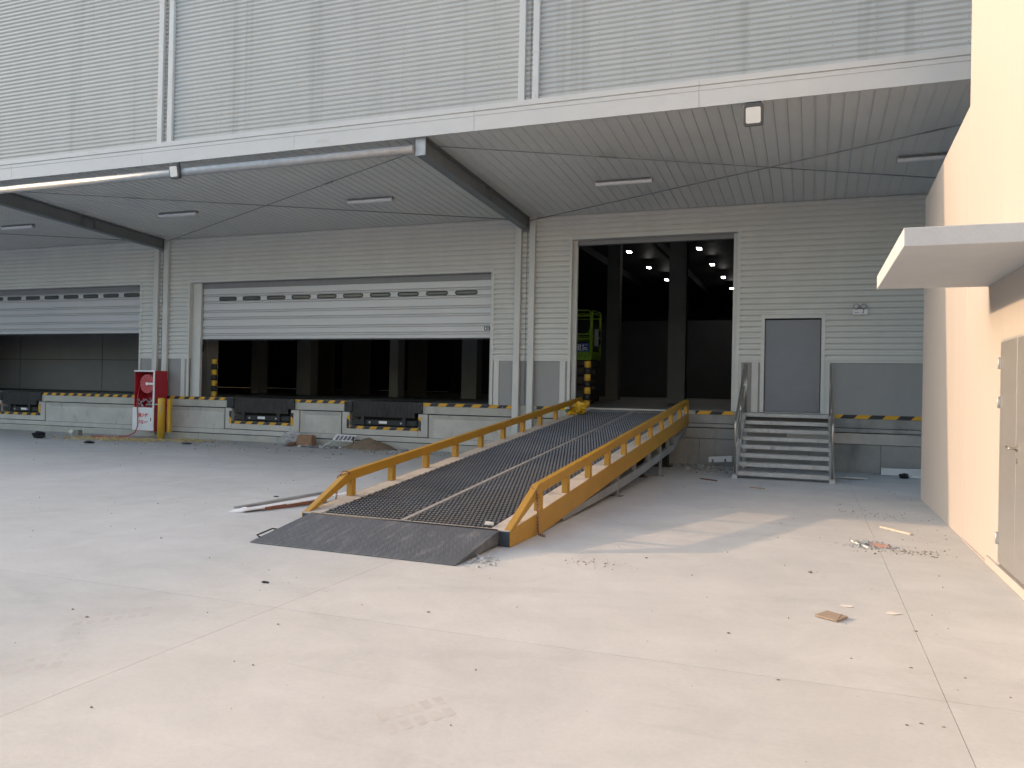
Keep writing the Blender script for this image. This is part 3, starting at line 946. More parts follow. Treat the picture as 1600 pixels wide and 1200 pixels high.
# ================================================================== DOCK LEVELLERS
def leveller(a, b_, label):
    t_ = thing('dock_leveller', label, 'dock leveller', ((a + b_) / 2, 0.05, 0.6), group='dock levellers set in the dock edge')
    MB().box(a + 0.02, b_ - 0.02, -0.02, 1.9, DOCK - 0.028, DOCK + 0.006).build('platform', M_DARK, t_)
    b = MB()
    n = 46
    prev = None
    pts = []
    for k in range(n * 2 + 1):
        x = a + 0.10 + (b_ - a - 0.20) * k / (2 * n)
        pts.append((x, -0.035 if k % 2 else -0.012))
    for (xa, ya), (xb, yb) in zip(pts, pts[1:]):
        b.quad((xa, ya, 0.83), (xb, yb, 0.83), (xb, yb, DOCK - 0.03), (xa, ya, DOCK - 0.03))
    b.build('rubber_curtain', M_RUBBER, t_)
    for xa, xb in ((a - 0.14, a + 0.10), (b_ - 0.10, b_ + 0.14)):
        bm = MB().box(xa, xb, -0.075, -0.014, 0.965, DOCK - 0.012)
        for k in range(6): bm.box(xa + 0.012 + k * 0.038, xa + 0.034 + k * 0.038, -0.088, -0.076, 0.97, DOCK - 0.02)
        bm.build('bumper', M_RUBBER, t_, 0.004)
    MB().box(a + 0.06, b_ - 0.06, 0.02, 0.12, PIT_Z + 0.02, PIT_Z + 0.15).build('front_beam', M_DARK, t_)
    MB().box(a + 0.9, a + 1.15, 0.012, 0.019, PIT_Z + 0.055, PIT_Z + 0.125).build('rating_plate', M_WHITE, t_)
    for x in (a + 0.42, b_ - 0.42):
        MB().box(x - 0.05, x + 0.05, -0.03, 0.06, PIT_Z + 0.01, 0.86).build('lip_keeper', M_DARK, t_)
    for x in (a + 0.62, b_ - 0.52):
        MB().tube([(x, 0.0, PIT_Z + 0.08), (x, 0.019, PIT_Z + 0.08)], 0.03, 8).build('bolt', M_GALV, t_)
    MB().box(a, b_, -0.022, -0.014, PIT_Z - 0.105, PIT_Z - 0.03).build('hazard_tape', stripes('tape_pit', 0.41, -1.0), t_)
    for xa, xb in ((a - 0.085, a - 0.002), (b_ + 0.002, b_ + 0.085)):
        MB().box(xa, xb, -0.022, -0.0125, PIT_Z - 0.105, 0.86).build('hazard_tape', stripes('tape_side', 0.52, 0.7, 'Z'), t_)
    return t_


leveller(*LEV[0], 'dock leveller at the left edge, under the left roller door')
leveller(*LEV[1], 'dock leveller under the left half of the middle roller door')
leveller(*LEV[2], 'dock leveller under the middle roller door, nearest the ramp')

# ================================================================== LOADING RAMP
RAZ = -0.0245
ramp = thing('loading_ramp', 'yellow railed steel loading ramp leading up to the tall open doorway', 'loading ramp', (-2.877, -10.064, 0), RAZ)
RW, R0, R1 = 2.63, -0.95, 9.93


def dk(s): return 0.262 + 0.093 * s


def rpart(mb, name, m, parent=None, bevel=0.0):
    """parts are modelled in the ramp's own frame: x to the right (0 = outer right face), y up the ramp."""
    return mb.build(name, m, parent or ramp, bevel, loc=(0, 0, 0))


def slab(x0, x1, s0, s1, lo, hi):
    """strip following the deck slope between heights dk+lo and dk+hi."""
    return MB().hexa([(x0, s0, dk(s0) + lo), (x1, s0, dk(s0) + lo), (x1, s1, dk(s1) + lo), (x0, s1, dk(s1) + lo),
                      (x0, s0, dk(s0) + hi), (x1, s0, dk(s0) + hi), (x1, s1, dk(s1) + hi), (x0, s1, dk(s1) + hi)])


for xo, xi in ((0.0, -0.012), (-RW, -RW + 0.012)):
    sk = 0.06
    poly = [(R0, 0.004), (sk, 0.004), (R1, dk(R1) - 0.275), (R1 + 0.05, dk(R1) - 0.10), (R1 + 0.05, dk(R1)), (R0, dk(R0))]
    rpart(MB().prism(poly, 'X', min(xo, xi), max(xo, xi)), 'side_beam', M_YELLOW, None, 0.003)
    xf, xg = (xi, xi - 0.09) if xo == 0 else (xi, xi + 0.09)
    rpart(slab(min(xf, xg), max(xf, xg), 0.3, R1, -0.275, -0.262), 'beam_flange', M_YELLOW)
    e0, e1 = (-0.012, -0.24) if xo == 0 else (-RW + 0.012, -RW + 0.24)
    rpart(slab(min(e0, e1), max(e0, e1), R0, R1, -0.012, -0.001), 'edge_plate', M_EDGE)
    # nose block
    n0, n1 = (-0.012, -0.135) if xo == 0 else (-RW + 0.012, -RW + 0.135)
    rpart(MB().box(min(n0, n1), max(n0, n1), R0, R0 + 0.10, 0.004, dk(R0) - 0.013), 'nose_block', M_BLUEGREY)
    px0, px1 = (-0.082, -0.002) if xo == 0 else (-RW + 0.002, -RW + 0.082)
    for i in range(11):
        s = i * 0.999
        if i == 10: s = 9.80
        rpart(MB().hexa([(px0, s - 0.048, dk(s - 0.048) + 0.0005), (px1, s - 0.048, dk(s - 0.048) + 0.0005), (px1, s + 0.048, dk(s + 0.048) + 0.0005), (px0, s + 0.048, dk(s + 0.048) + 0.0005),
                         (px0, s - 0.048, dk(s) + 0.2), (px1, s - 0.048, dk(s) + 0.2), (px1, s + 0.048, dk(s) + 0.207), (px0, s + 0.048, dk(s) + 0.207)]), 'post', M_YELLOW, None, 0.004)
    # rail: square tube with a slope at each end
    st = [(-0.90, 0.002, 0.04), (-0.10, 0.30, 0.30)]
    h = 0.095
    poly = [(-0.93, dk(-0.93) + 0.001), (-0.80, dk(-0.80) + 0.001), (-0.04, dk(-0.04) + 0.205), (9.80, dk(9.80) + 0.205), (R1 - 0.03, dk(R1) + 0.10), (R1 - 0.03, dk(R1) + 0.001), (R1 + 0.05, dk(R1) + 0.001),
            (R1 + 0.05, dk(R1) + 0.14), (9.84, dk(9.84) + 0.32), (-0.10, dk(-0.10) + 0.32)]
    rpart(MB().prism(poly[:], 'X', px0 - 0.001, px1 + 0.001), 'rail', M_YELLOW, None, 0.006)
# shade sheet below the mesh, cross members, centre strip, mesh decks
rpart(slab(-RW + 0.13, -0.13, R0 + 0.05, R1, -0.045, -0.035), 'mesh_shade_sheet', M_UNDER)  # dark sheet in place of the shade below the open mesh
rpart(slab(-1.338, -1.284, R0, R1, -0.034, 0.004), 'centre_strip', M_STRIP)
rpart(slab(-RW + 0.20, -0.20, R0 - 0.01, R0 + 0.035, -0.03, 0.002), 'front_strip', M_EDGE)


def mesh_deck(x0, x1):
    """expanded metal: tilted strands in lozenges with broad worn knuckles where they join; one joined part."""
    b = MB()
    px, st = 0.052, 0.084                      # pitch across, row step along
    nx = int(round((x1 - x0) / px))
    px = (x1 - x0) / nx
    ny = int((R1 - 0.02 - R0 - 0.045) / st)
    hw = 0.007
    R = random.Random(2)
    for j in range(ny):
        s0 = R0 + 0.045 + j * st
        s1 = s0 + st
        za, zb = dk(s0), dk(s1)
        for i in range(nx):
            xa = x0 + i * px + (px / 2 if j % 2 else 0)
            b.cur = 0
            for d in (-1, 1):
                xb = xa + d * px / 2
                if not (x0 - 1e-6 <= xb <= x1 + 1e-6): continue
                n = len(b.v)
                b.v += [(xa - hw, s0 + 0.006, za - 0.006), (xa + hw, s0 + 0.006, za - 0.006), (xb + hw, s1 - 0.004, zb - 0.012), (xb - hw, s1 - 0.004, zb - 0.012)]
                b.face((n, n + 1, n + 2, n + 3))
            # knuckle: a bridge tilted up towards the foot of the ramp
            b.cur = 1
            w, h_ = 0.0165, R.uniform(-0.001, 0.001)
            n = len(b.v)
            b.v += [(xa - w, s0 - 0.010, za - 0.007), (xa + w, s0 - 0.010, za - 0.007), (xa + w * 0.8, s0 - 0.004, za + 0.006 + h_), (xa - w * 0.8, s0 - 0.004, za + 0.006 + h_),
                    (xa + w * 0.8, s0 + 0.010, za + 0.004 + h_), (xa - w * 0.8, s0 + 0.010, za + 0.004 + h_), (xa + w, s0 + 0.014, za - 0.008), (xa - w, s0 + 0.014, za - 0.008)]
            for q in ((0, 1, 2, 3), (3, 2, 4, 5), (5, 4, 6, 7), (0, 3, 5, 7), (1, 6, 4, 2)): b.face([n + k for k in q])
    o = rpart(b, 'mesh_deck', [M_STRAND, M_GRATE])
    o['kind'] = 'stuff'
    return o


mesh_deck(-RW + 0.245, -1.35)
mesh_deck(-1.27, -0.245)
for k in range(9):
    s = 0.6 + k * 1.08
    rpart(MB().box(-RW + 0.02, -0.02, s - 0.03, s + 0.03, dk(s) - 0.17, dk(s) - 0.055), 'cross_member', M_DARK)
# apron flap
s0, s1 = R0 - 0.012, -1.98
x0, x1 = -RW + 0.125, -0.125
zt = dk(R0) - 0.003
b = MB().hexa([(x0, s1, 0.002), (x1, s1, 0.002), (x1, s0, 0.03), (x0, s0, 0.03), (x0, s1, 0.014), (x1, s1, 0.014), (x1, s0, zt), (x0, s0, zt)])
ap = rpart(b, 'apron', M_APRON, None, 0.003)
pz = lambda s: 0.014 + (zt - 0.014) * (s - s1) / (s0 - s1)
b = MB()
for j in range(21):
    for i in range(52):
        s = s1 + 0.035 + j * 0.0475
        x = x0 + 0.03 + i * 0.0455 + (0.0227 if j % 2 else 0)
        if x > x1 - 0.03 or s > s0 - 0.02: continue
        dx, ds = (0.013, 0.006) if (i + j) % 2 else (0.006, 0.013)
        n = len(b.v)
        z = pz(s)
        b.v += [(x - dx, s, pz(s)), (x, s - ds, pz(s - ds)), (x + dx, s, pz(s)), (x, s + ds, pz(s + ds)), (x, s, z + 0.0035)]
        for k in range(4): b.face((n + k, n + (k + 1) % 4, n + 4))
tr = rpart(b, 'tread_pattern', M_APRON, ap); tr['kind'] = 'stuff'
rpart(MB().tube([(x0 + 0.01, s1 + 0.15, 0.03), (x0 - 0.05, s1 + 0.17, 0.05), (x0 - 0.05, s1 + 0.42, 0.08), (x0 + 0.01, s1 + 0.44, 0.07)], 0.009, 8), 'lift_handle', M_DARK, ap)
rpart(MB().tube([(x0 + 0.02, R0 - 0.012, zt), (x1 - 0.02, R0 - 0.012, zt)], 0.012, 8), 'hinge', M_DARK, ap)
# lip at the dock end
rpart(MB().hexa([(-RW + 0.25, R1 - 0.05, dk(R1) - 0.012), (-0.25, R1 - 0.05, dk(R1) - 0.012), (-0.25, R1 + 0.55, DOCK + 0.006), (-RW + 0.25, R1 + 0.55, DOCK + 0.006),
                 (-RW + 0.25, R1 - 0.05, dk(R1) + 0.003), (-0.25, R1 - 0.05, dk(R1) + 0.003), (-0.25, R1 + 0.55, DOCK + 0.018), (-RW + 0.25, R1 + 0.55, DOCK + 0.018)]), 'dock_lip', M_GRATE)
# lower chords with struts, legs
for xc in (-0.05, -RW + 0.05):
    ch = [(0.9, 0.10, 0.06), (3.7, 0.16, 0.24), (R1 - 1.5, 0.52, 0.68), (R1 - 0.15, 0.93, 1.06)]
    low = [(0.85, 0.02), (3.7, 0.11), (5.3, 0.20), (8.3, 0.44), (9.7, 0.87)]
    upc = [(0.85, 0.09), (3.7, 0.25), (5.3, 0.34), (8.3, 0.57), (9.6, 0.90)]
    for k in range(4):
        (sa, za), (sb, zb) = low[k], low[k + 1]
        ta, tb = upc[k][1], upc[k + 1][1]
        g = 0.0015 * (k % 2)
        rpart(MB().hexa([(xc - 0.03 - g, sa, za), (xc + 0.03 + g, sa, za), (xc + 0.03 + g, sb, zb), (xc - 0.03 - g, sb, zb),
                         (xc - 0.03 - g, sa, ta), (xc + 0.03 + g, sa, ta), (xc + 0.03 + g, sb, tb), (xc - 0.03 - g, sb, tb)]), 'lower_chord', M_CHORD)

    def lowz(s):
        for (sa, za), (sb, zb) in zip(low, low[1:]):
            if sa <= s <= sb: return za + (zb - za) * (s - sa) / (sb - sa)
        return low[-1][1]
    for s in (3.62, 4.75, 5.9, 6.9, 7.7, 8.4, 9.0):
        rpart(MB().box(xc - 0.034, xc + 0.034, s - 0.025, s + 0.025, lowz(s) + 0.02, dk(s) - 0.277), 'strut', M_CHORD)
    for s in (3.62, 7.0):
        rpart(MB().box(xc - 0.025, xc + 0.025, s - 0.03, s + 0.03, 0.012, lowz(s) + 0.1), 'leg', M_CHORD)
        rpart(MB().box(xc - 0.09, xc + 0.09, s - 0.08, s + 0.08, 0.001, 0.012), 'foot_plate', M_CHORD)
    sg = 9.1
    xi = xc - 0.35 if xc > -1 else xc + 0.35
    rpart(MB().box(xi - 0.11, xi + 0.11, sg - 0.1, sg + 0.1, 0.03, dk(sg) - 0.18), 'leg', M_DARK)
    rpart(MB().box(xi - 0.19, xi + 0.19, sg - 0.18, sg + 0.18, 0.001, 0.03), 'foot_plate', M_DARK)
    xj = xc - 0.30 if xc > -1 else xc + 0.30
    for s in (3.35, 6.6):
        rpart(MB().box(xj - 0.07, xj + 0.07, s - 0.07, s + 0.07, 0.012, dk(s) - 0.18), 'leg', M_DARK)
        rpart(MB().box(xj - 0.12, xj + 0.12, s - 0.12, s + 0.12, 0.001, 0.012), 'foot_plate', M_REDBROWN)
    rpart(MB().tube([(xc, 8.35, 0.58), (xc, 9.75, dk(9.75) - 0.29)], 0.03, 8), 'brace', M_CHORD)


def chain(points, name):
    b = MB()
    P = [Vector(p) for p in points]
    L_ = 0.034
    segs_ = []
    for a, c in zip(P, P[1:]):
        n = max(1, int((c - a).length / L_))
        for k in range(n): segs_.append((a.lerp(c, k / n), a.lerp(c, (k + 1) / n)))
    for k, (a, c) in enumerate(segs_):
        d = (c - a).normalized()
        s = d.cross(Vector((1, 0, 0)) if k % 2 else Vector((0.2, 1, 0.1))).normalized() * 0.0115
        m = (a + c) / 2; h_ = (c - a) * 0.72
        ring = [m - h_, m - h_ * 0.7 + s, m + h_ * 0.7 + s, m + h_, m + h_ * 0.7 - s, m - h_ * 0.7 - s, m - h_]
        b.tube(ring, 0.0048, 5)
    return rpart(b, name, M_CHAIN)


chain([(-0.085, -0.17, dk(-0.17) + 0.292), (0.008, -0.20, dk(-0.2) + 0.26), (0.022, -0.205, 0.32), (0.026, -0.19, 0.05), (0.03, -0.17, 0.018), (0.12, -0.22, 0.012)], 'chain')
chain([(-RW + 0.09, -0.12, dk(-0.12) + 0.30), (-RW - 0.012, -0.22, dk(-0.2) + 0.27), (-RW - 0.02, -0.24, 0.17), (-RW - 0.02, -0.26, 0.12)], 'chain')
rpart(MB().tube([(-RW + 0.0, -0.20, dk(-0.2) + 0.285), (-RW + 0.02, -0.18, dk(-0.2) + 0.335), (-RW + 0.07, -0.14, dk(-0.2) + 0.335), (-RW + 0.09, -0.12, dk(-0.12) + 0.30)], 0.007, 6), 'shackle', M_CHAIN)

# ================================================================== STEEL STAIRS
stp = thing('steel_stairs', 'open galvanised steel stairs with tube handrails below the grey door', 'stairs', (-0.47, -1.5, 0))
SX0, SX1 = -1.32, 0.36
YB, YT = -2.60, -0.62
N = 8
RISE = (1.235 - 0.13) / (N - 1)
RUN = (YT - YB) / (N - 1)
for k in range(N):
    z = 0.13 + RISE * k
    y = YB + RUN * k
    if k < N - 1:
        b = MB()
        b.hexa([(SX0, y, z - 0.008), (SX1, y, z - 0.008), (SX1, y + 0.20, z - 0.008 + 0.004), (SX0, y + 0.20, z - 0.004), (SX0, y, z), (SX1, y, z), (SX1, y + 0.20, z + 0.004), (SX0, y + 0.20, z + 0.004)])
        b.box(SX0, SX1, y - 0.006, y - 0.0005, z - 0.075, z + 0.0005)
        b.box(SX0, SX1, y + 0.2005, y + 0.206, z - 0.05, z + 0.003)
        b.build('tread', M_STAIR, stp)
    else:
        b = MB().box(SX0, SX1, y, -0.02, z - 0.008, z)
        b.box(SX0, SX1, y - 0.006, y - 0.0005, z - 0.075, z + 0.0005)
        b.build('landing', M_STAIR, stp)
for xa, xb in ((SX0 - 0.085, SX0 - 0.002), (SX1 + 0.002, SX1 + 0.085)):
    z_at = lambda y: 0.13 + (y - YB) * RISE / RUN
    b = MB().prism([(YB - 0.06, 0.02), (YB + 0.18, 0.02), (YT + 0.12, z_at(YT) - 0.19), (-0.03, 1.045), (-0.03, 1.238), (YT - 0.04, 1.238), (YB - 0.06, z_at(YB) + 0.0)], 'X', xa, xb)
    b.build('stringer', M_STAIR, stp, 0.003)
    xm = (xa + xb) / 2
    MB().box(xm - 0.05, xm + 0.05, YB - 0.19, YB - 0.07, 0.0, 0.075).build('foot', M_STAIR, stp)
    MB().tube([(xm, YB - 0.12, 0.075), (xm, YB - 0.12, 0.095)], 0.042, 12).build('base_collar', M_STAINLESS, stp)
    TOP = 1.10
    front = [(xm, YB - 0.12, 0.095), (xm, YB - 0.12, 1.02), (xm, YB - 0.105, 1.08), (xm, YB - 0.06, 1.14), (xm, YT + 0.05, 1.14 + (YT + 0.05 - YB + 0.06) * RISE / RUN), (xm, YT + 0.14, 2.33), (xm, -0.10, 2.335)]
    MB().tube(front, 0.021, 10).build('handrail', M_STAINLESS, stp)
    MB().tube([(xm, -0.12, 1.238), (xm, -0.12, 2.31)], 0.022, 10).build('handrail_post', M_STAINLESS, stp)
    ym = (YB + YT) / 2
    for yy in (ym, YT - 0.05):
        MB().tube([(xm, yy, z_at(yy) - 0.04), (xm, yy, 1.13 + (yy - YB + 0.06) * RISE / RUN)], 0.019, 8).build('handrail_post', M_STAINLESS, stp)
    for q in (0.32, 0.58, 0.82):
        MB().tube([(xm, YB - 0.10, 0.13 + q), (xm, YT + 0.05, 0.13 + q + (YT + 0.05 - YB + 0.06) * RISE / RUN)], 0.014, 8).build('mid_rail', M_STAINLESS, stp)
    for yy in (YT + 0.15, -0.25):
        MB().box(xm - 0.03, xm + 0.03, yy - 0.03, yy + 0.03, 0.0, 1.044).build('leg', M_STAIR, stp)

# ================================================================== SIDE BUILDING (right, sunlit)
XR = 1.69
sb = thing('side_building', 'sunlit cream panelled building at the right with a flat awning and grey door', 'building', (XR + 3, -10, 0))
b = MB().hexa([(XR, -8.245, 0.0), (9, -8.245, 0.0), (9, -4.42, 0.0), (XR, -4.42, 0.0), (XR, -8.245, 5.07), (9, -8.245, 5.07), (9, -4.42, 4.87), (XR, -4.42, 4.87)])
b.build('wall_panel', M_PEACH, sb, 0.006)
MB().box(XR, 16, -10.095, -8.253, 0.0, 16).build('wall_panel', M_PEACH, sb, 0.006)
MB().box(XR, 16, -11.72, -10.097, 2.215, 16).build('wall_panel', M_PEACH, sb)
MB().box(XR, 16, -20, -11.722, 0.0, 16).build('wall_panel', M_PEACH, sb)
MB().box(XR + 0.1, 16, -11.72, -10.097, -0.02, 2.213).build('wall_backing', M_DARK, sb)
MB().box(XR + 0.02, 9, -8.252, -8.246, 0, 4.8).build('joint_sealant', M_CASE, sb)
MB().box(0.645, XR - 0.001, -12.05, -9.44, 2.80, 2.945).build('awning', M_AWNING, sb, 0.008, seg=2)
# steel double door
for y0, y1 in ((-10.745, -10.105), (-11.71, -10.752)):
    lf = MB().box(XR - 0.012, XR + 0.05, y0, y1, 0.11, 2.19).build('door_leaf', M_GDOOR, sb, 0.004)
    if y1 > -10.2:
        for z in (0.34, 1.62, 1.99):
            MB().tube([(XR - 0.022, y1 - 0.004, z - 0.055), (XR - 0.022, y1 - 0.004, z + 0.055)], 0.017, 8).build('hinge', M_GALV, lf)
            MB().box(XR - 0.018, XR - 0.012, y1 - 0.04, y1 - 0.008, z - 0.05, z + 0.05).build('hinge_leaf', M_GALV, lf)
    else:
        MB().tube([(XR - 0.012, y1 - 0.05, 1.225), (XR - 0.07, y1 - 0.05, 1.225), (XR - 0.075, y1 - 0.035, 1.225), (XR - 0.075, y1 + 0.06, 1.235)], 0.011, 8).build('handle', M_STAINLESS, lf)
        MB().tube([(XR - 0.02, y1 - 0.05, 1.225), (XR - 0.011, y1 - 0.05, 1.225)], 0.028, 12).build('handle_rose', M_STAINLESS, lf)
        MB().tube([(XR - 0.02, y1 - 0.05, 1.115), (XR - 0.011, y1 - 0.05, 1.115)], 0.022, 12).build('keyhole', M_STAINLESS, lf)
b = MB().box(XR - 0.006, XR + 0.06, -11.72, -10.1, 2.191, 2.213)
b.build('door_head', M_GALV, sb)
MB().box(XR - 0.03, XR + 0.06, -11.72, -9.62, 0.001, 0.085).build('threshold', M_PEACH, sb, 0.008)
MB().box(XR - 0.022, XR - 0.0005, -9.615, -8.27, 0.001, 0.018).build('base_mortar', M_PEACH, sb, 0.006)
# parapet coping
MB().box(XR - 0.03, 16, -20, -8.25, 16.001, 16.15).build('coping', M_TRIM, sb)

# ================================================================== unseen building added beyond the left edge, sized for its shade on the yard
nb = thing('added_shade_building', 'unseen tall pale building added beyond the left edge to shade the yard', 'building', (-74, -30, 0))
NX = -66.0
NH = (-4.4 - NX) * math.tan(SUN_EL)
MB().box(NX - 16, NX, -70.0, -2.5, -0.02, NH - 0.4).build('wall', M_PEACH, nb)
MB().box(NX - 16.2, NX + 0.2, -70.2, -2.3, NH - 0.399, NH).build('roof_slab', M_AWNING, nb)
for k in range(9):
    for z in (2.0, 7.0, 12.0):
        y = -66 + k * 7.0
        wf = MB().box(NX - 0.05, NX + 0.05, y, y + 3.2, z, z + 2.2).build('window', M_TRIM, nb)
        MB().box(NX + 0.051, NX + 0.06, y + 0.1, y + 3.1, z + 0.1, z + 2.1).build('pane', M_PANE, wf)

# ================================================================== FIRE HOSE CABINET
fh = thing('fire_hose_cabinet', 'open red fire hose cabinet with white lower door beside the yellow bollard', 'fire hose cabinet', (-18.35, -0.4, 0))
A, B_ = -18.86, -18.08
YF, YK = -0.62, -0.14
b = MB()
b.box(A, A + 0.02, YF, YK, 0.22, 1.97)
b.box(B_ - 0.02, B_, YF, YK, 0.22, 1.97)
b.box(A + 0.02, B_ - 0.02, YK - 0.02, YK, 0.22, 1.97)
b.box(A, B_, YF, YK, 1.97, 1.99)
b.box(A, B_, YF, YK, 0.2, 0.22)
b.box(A + 0.02, B_ - 0.02, YF + 0.03, YK - 0.02, 0.905, 0.92)
b.build('case', M_RED, fh)
b = MB().box(A - 0.005, B_, YF - 0.02, YF - 0.001, 1.955, 1.998)
b.box(B_ - 0.055, B_, YF - 0.02, YF - 0.001, 0.901, 1.954)
b.build('front_frame', M_WHITE, fh)
dr = MB().box(A - 0.03, B_ - 0.002, YF - 0.03, YF - 0.002, 0.215, 0.90).build('lower_door', M_WHITE, fh, 0.006)
MB().box(B_ - 0.11, B_ - 0.09, YF - 0.04, YF - 0.03, 0.50, 0.60).build('door_handle', M_DARK, dr)
me = rot_mesh(text_mesh('消火栓', 0.13, 0.004), Matrix.Translation((-18.47, YF - 0.032, 0.66)) @ FACE_CAM)
me.materials.clear(); me.materials.append(M_REDTEXT); link('lettering', me, dr)
me = rot_mesh(text_mesh('火警119', 0.105, 0.003), Matrix.Translation((-18.47, YF - 0.032, 0.46)) @ FACE_CAM)
me.materials.clear(); me.materials.append(M_REDTEXT); link('lettering', me, dr)
# reel
b = MB()
cx, cz = -18.50, 1.60
b.tube([(cx, -0.50, cz), (cx, -0.485, cz)], 0.28, 28, smooth=False)
b.tube([(cx, -0.484, cz), (cx, -0.33, cz)], 0.20, 28)
b.tube([(cx, -0.329, cz), (cx, -0.315, cz)], 0.28, 28, smooth=False)
rl = b.build('hose_reel', M_REDREEL, fh)
b = MB()
for k in range(12):
    a = 2 * math.pi * k / 12
    b.bar((cx + 0.05 * math.cos(a), -0.505, cz + 0.05 * math.sin(a)), (cx + 0.265 * math.cos(a), -0.505, cz + 0.265 * math.sin(a)), 0.01, 0.01, (0, 1, 0))
b.build('reel_spokes', M_RED, rl)
MB().box(cx, cx + 0.30, -0.56, -0.515, cz - 0.03, cz + 0.03).build('reel_arm', M_WHITE, fh)
MB().tube([(cx, -0.515, cz), (cx, -0.50, cz)], 0.05, 14).build('reel_hub', M_WHITE, rl)
b = MB().tube([(-18.76, -0.52, 1.52), (-18.74, -0.60, 1.25), (-18.70, -0.66, 0.95), (-18.63, -0.70, 0.62), (-18.585, -0.74, 0.35), (-18.62, -0.80, 0.16), (-18.8, -0.9, 0.05), (-19.15, -1.0, 0.018),
               (-19.6, -1.05, 0.016), (-19.9, -1.2, 0.016), (-19.5, -1.32, 0.016), (-18.6, -1.25, 0.016), (-17.95, -1.15, 0.016)], 0.016, 8)
b.build('hose', M_RED, fh)
b = MB()
for k in range(26):
    p = Vector((rnd.uniform(-18.72, -18.25), rnd.uniform(-0.58, -0.3), 0.93 + abs(rnd.gauss(0, 0.09))))
    q = p + Vector((rnd.uniform(-.12, .12), rnd.uniform(-.05, .05), rnd.uniform(-.05, .06)))
    b.tube([p, (p + q) / 2 + Vector((0, 0, 0.04)), q], rnd.uniform(0.012, 0.03), 6)
b.build('coiled_lay_flat_hose', M_BAG, fh)
MB().tube([(-18.35, -0.60, 0.985), (-17.98, -0.66, 1.0), (-17.74, -0.68, 1.0)], 0.022, 8).build('nozzle', M_GALV, fh)
MB().tube([(-18.3, -0.40, 1.28), (-18.3, -0.40, 1.12), (-18.22, -0.45, 1.06)], 0.04, 8).build('valve', M_DARK, fh)
# bollard
t_ = thing('bollard', 'yellow steel bollard, paint worn off low down, right of the fire hose cabinet', 'bollard', (-17.64, -0.80, 0))
MB().tube([(-17.64, -0.80, 0), (-17.64, -0.80, 1.16), (-17.64, -0.80, 1.19)], [0.10, 0.10, 0.085], 20).build('post', M_YELLOW2, t_)
MB().tube([(-17.64, -0.80, 1.191), (-17.64, -0.80, 1.2)], 0.08, 20).build('cap', M_YELLOW2, t_)
t_.name = 'bollard'
b = MB().box(-17.53, -17.42, -0.70, -0.60, 0.2, 1.16)
tag(b.build('guard_post', M_YELLOW2, None, 0.006), 'narrow orange post close behind the yellow bollard', 'post')


# black and yellow column guards inside
def guard(x, y, label):
    t_ = thing('column_guard', label, 'bollard', (x, y, DOCK))
    z = DOCK
    for k in range(7):
        h = 0.165
        MB().tube([(x, y, z + k * h), (x, y, z + (k + 1) * h - 0.001)], 0.085, 16).build('band', M_YELLOW2 if k % 2 == 0 else M_BLKPRINT, t_)


guard(-17.0, 0.62, 'black and yellow banded post inside the middle roller door')
guard(-5.28, 0.62, 'black and yellow banded post inside the tall doorway beside the ramp top')

# ================================================================== SCISSOR LIFT
sl = thing('scissor_lift', 'lime green scissor lift with a blue banner inside the tall doorway', 'scissor lift', (-6.4, 3.2, DOCK))
LX0, LX1, LY0, LY1 = -8.0, -5.83, 3.0, 4.05
PZ = 2.62
MB().box(LX0, LX1, LY0, LY1, PZ - 0.08, PZ).build('platform', M_DARK, sl)
MB().box(LX0, LX1, LY0 - 0.015, LY0 - 0.001, PZ - 0.10, PZ + 0.14).build('toe_board', M_GREEN, sl)
b = MB()
for k in range(5):
    b.tube([(-6.0 - k * 0.09, LY0 - 0.018, PZ + 0.01 + 0.03 * (k % 2)), (-6.0 - k * 0.09, LY0 - 0.0155, PZ + 0.01 + 0.03 * (k % 2))], 0.022, 8)
b.build('toe_board_holes', M_BLKPRINT, sl)


def rail_loop(P, Q, z0, z1, drop=0.0):
    """round-cornered tube frame between two upright positions."""
    P, Q = Vector(P), Vector(Q)
    d = (Q - P).normalized() * 0.09
    zq = z1 - drop
    pts = [(P.x, P.y, z0), (P.x, P.y, z1 - 0.10), (P.x + d.x * 0.3, P.y + d.y * 0.3, z1 - 0.03), (P.x + d.x, P.y + d.y, z1), (Q.x - d.x, Q.y - d.y, zq), (Q.x - d.x * 0.3, Q.y - d.y * 0.3, zq - 0.03), (Q.x, Q.y, zq - 0.10), (Q.x, Q.y, z0)]
    return MB().tube(pts, 0.024, 8)


for yy in (LY0, LY1):
    b = rail_loop((LX0, yy, 0), (LX1 - 0.03, yy, 0), PZ, PZ + 1.32)
    b.tube([(LX0, yy, PZ + 1.16), (LX1 - 0.03, yy, PZ + 1.16)], 0.018, 8)
    b.tube([(LX0, yy, PZ + 0.64), (LX1 - 0.05, yy, PZ + 0.64)], 0.02, 8)
    b.tube([(LX0, yy, PZ + 0.51), (LX1 - 0.03, yy, PZ + 0.51)], 0.018, 8)
    b.tube([(LX1 - 0.03, yy, PZ + 0.86), (LX1 - 0.09, yy, PZ + 0.69), (LX1 - 0.2, yy, PZ + 0.64)], 0.016, 8)
    b.build('guard_rail', M_GREEN, sl)
b = rail_loop((LX1, LY0 + 0.03, 0), (LX1, LY1, 0), PZ, PZ + 1.32)
b.tube([(LX1, LY0 + 0.12, PZ), (LX1, LY0 + 0.12, PZ + 1.2), (LX1, LY0 + 0.2, PZ + 1.26), (LX1, LY1 - 0.1, PZ + 1.24), (LX1, LY1 - 0.06, PZ + 1.15), (LX1, LY1 - 0.06, PZ)], 0.014, 8)
b.build('gate', M_GREEN, sl)
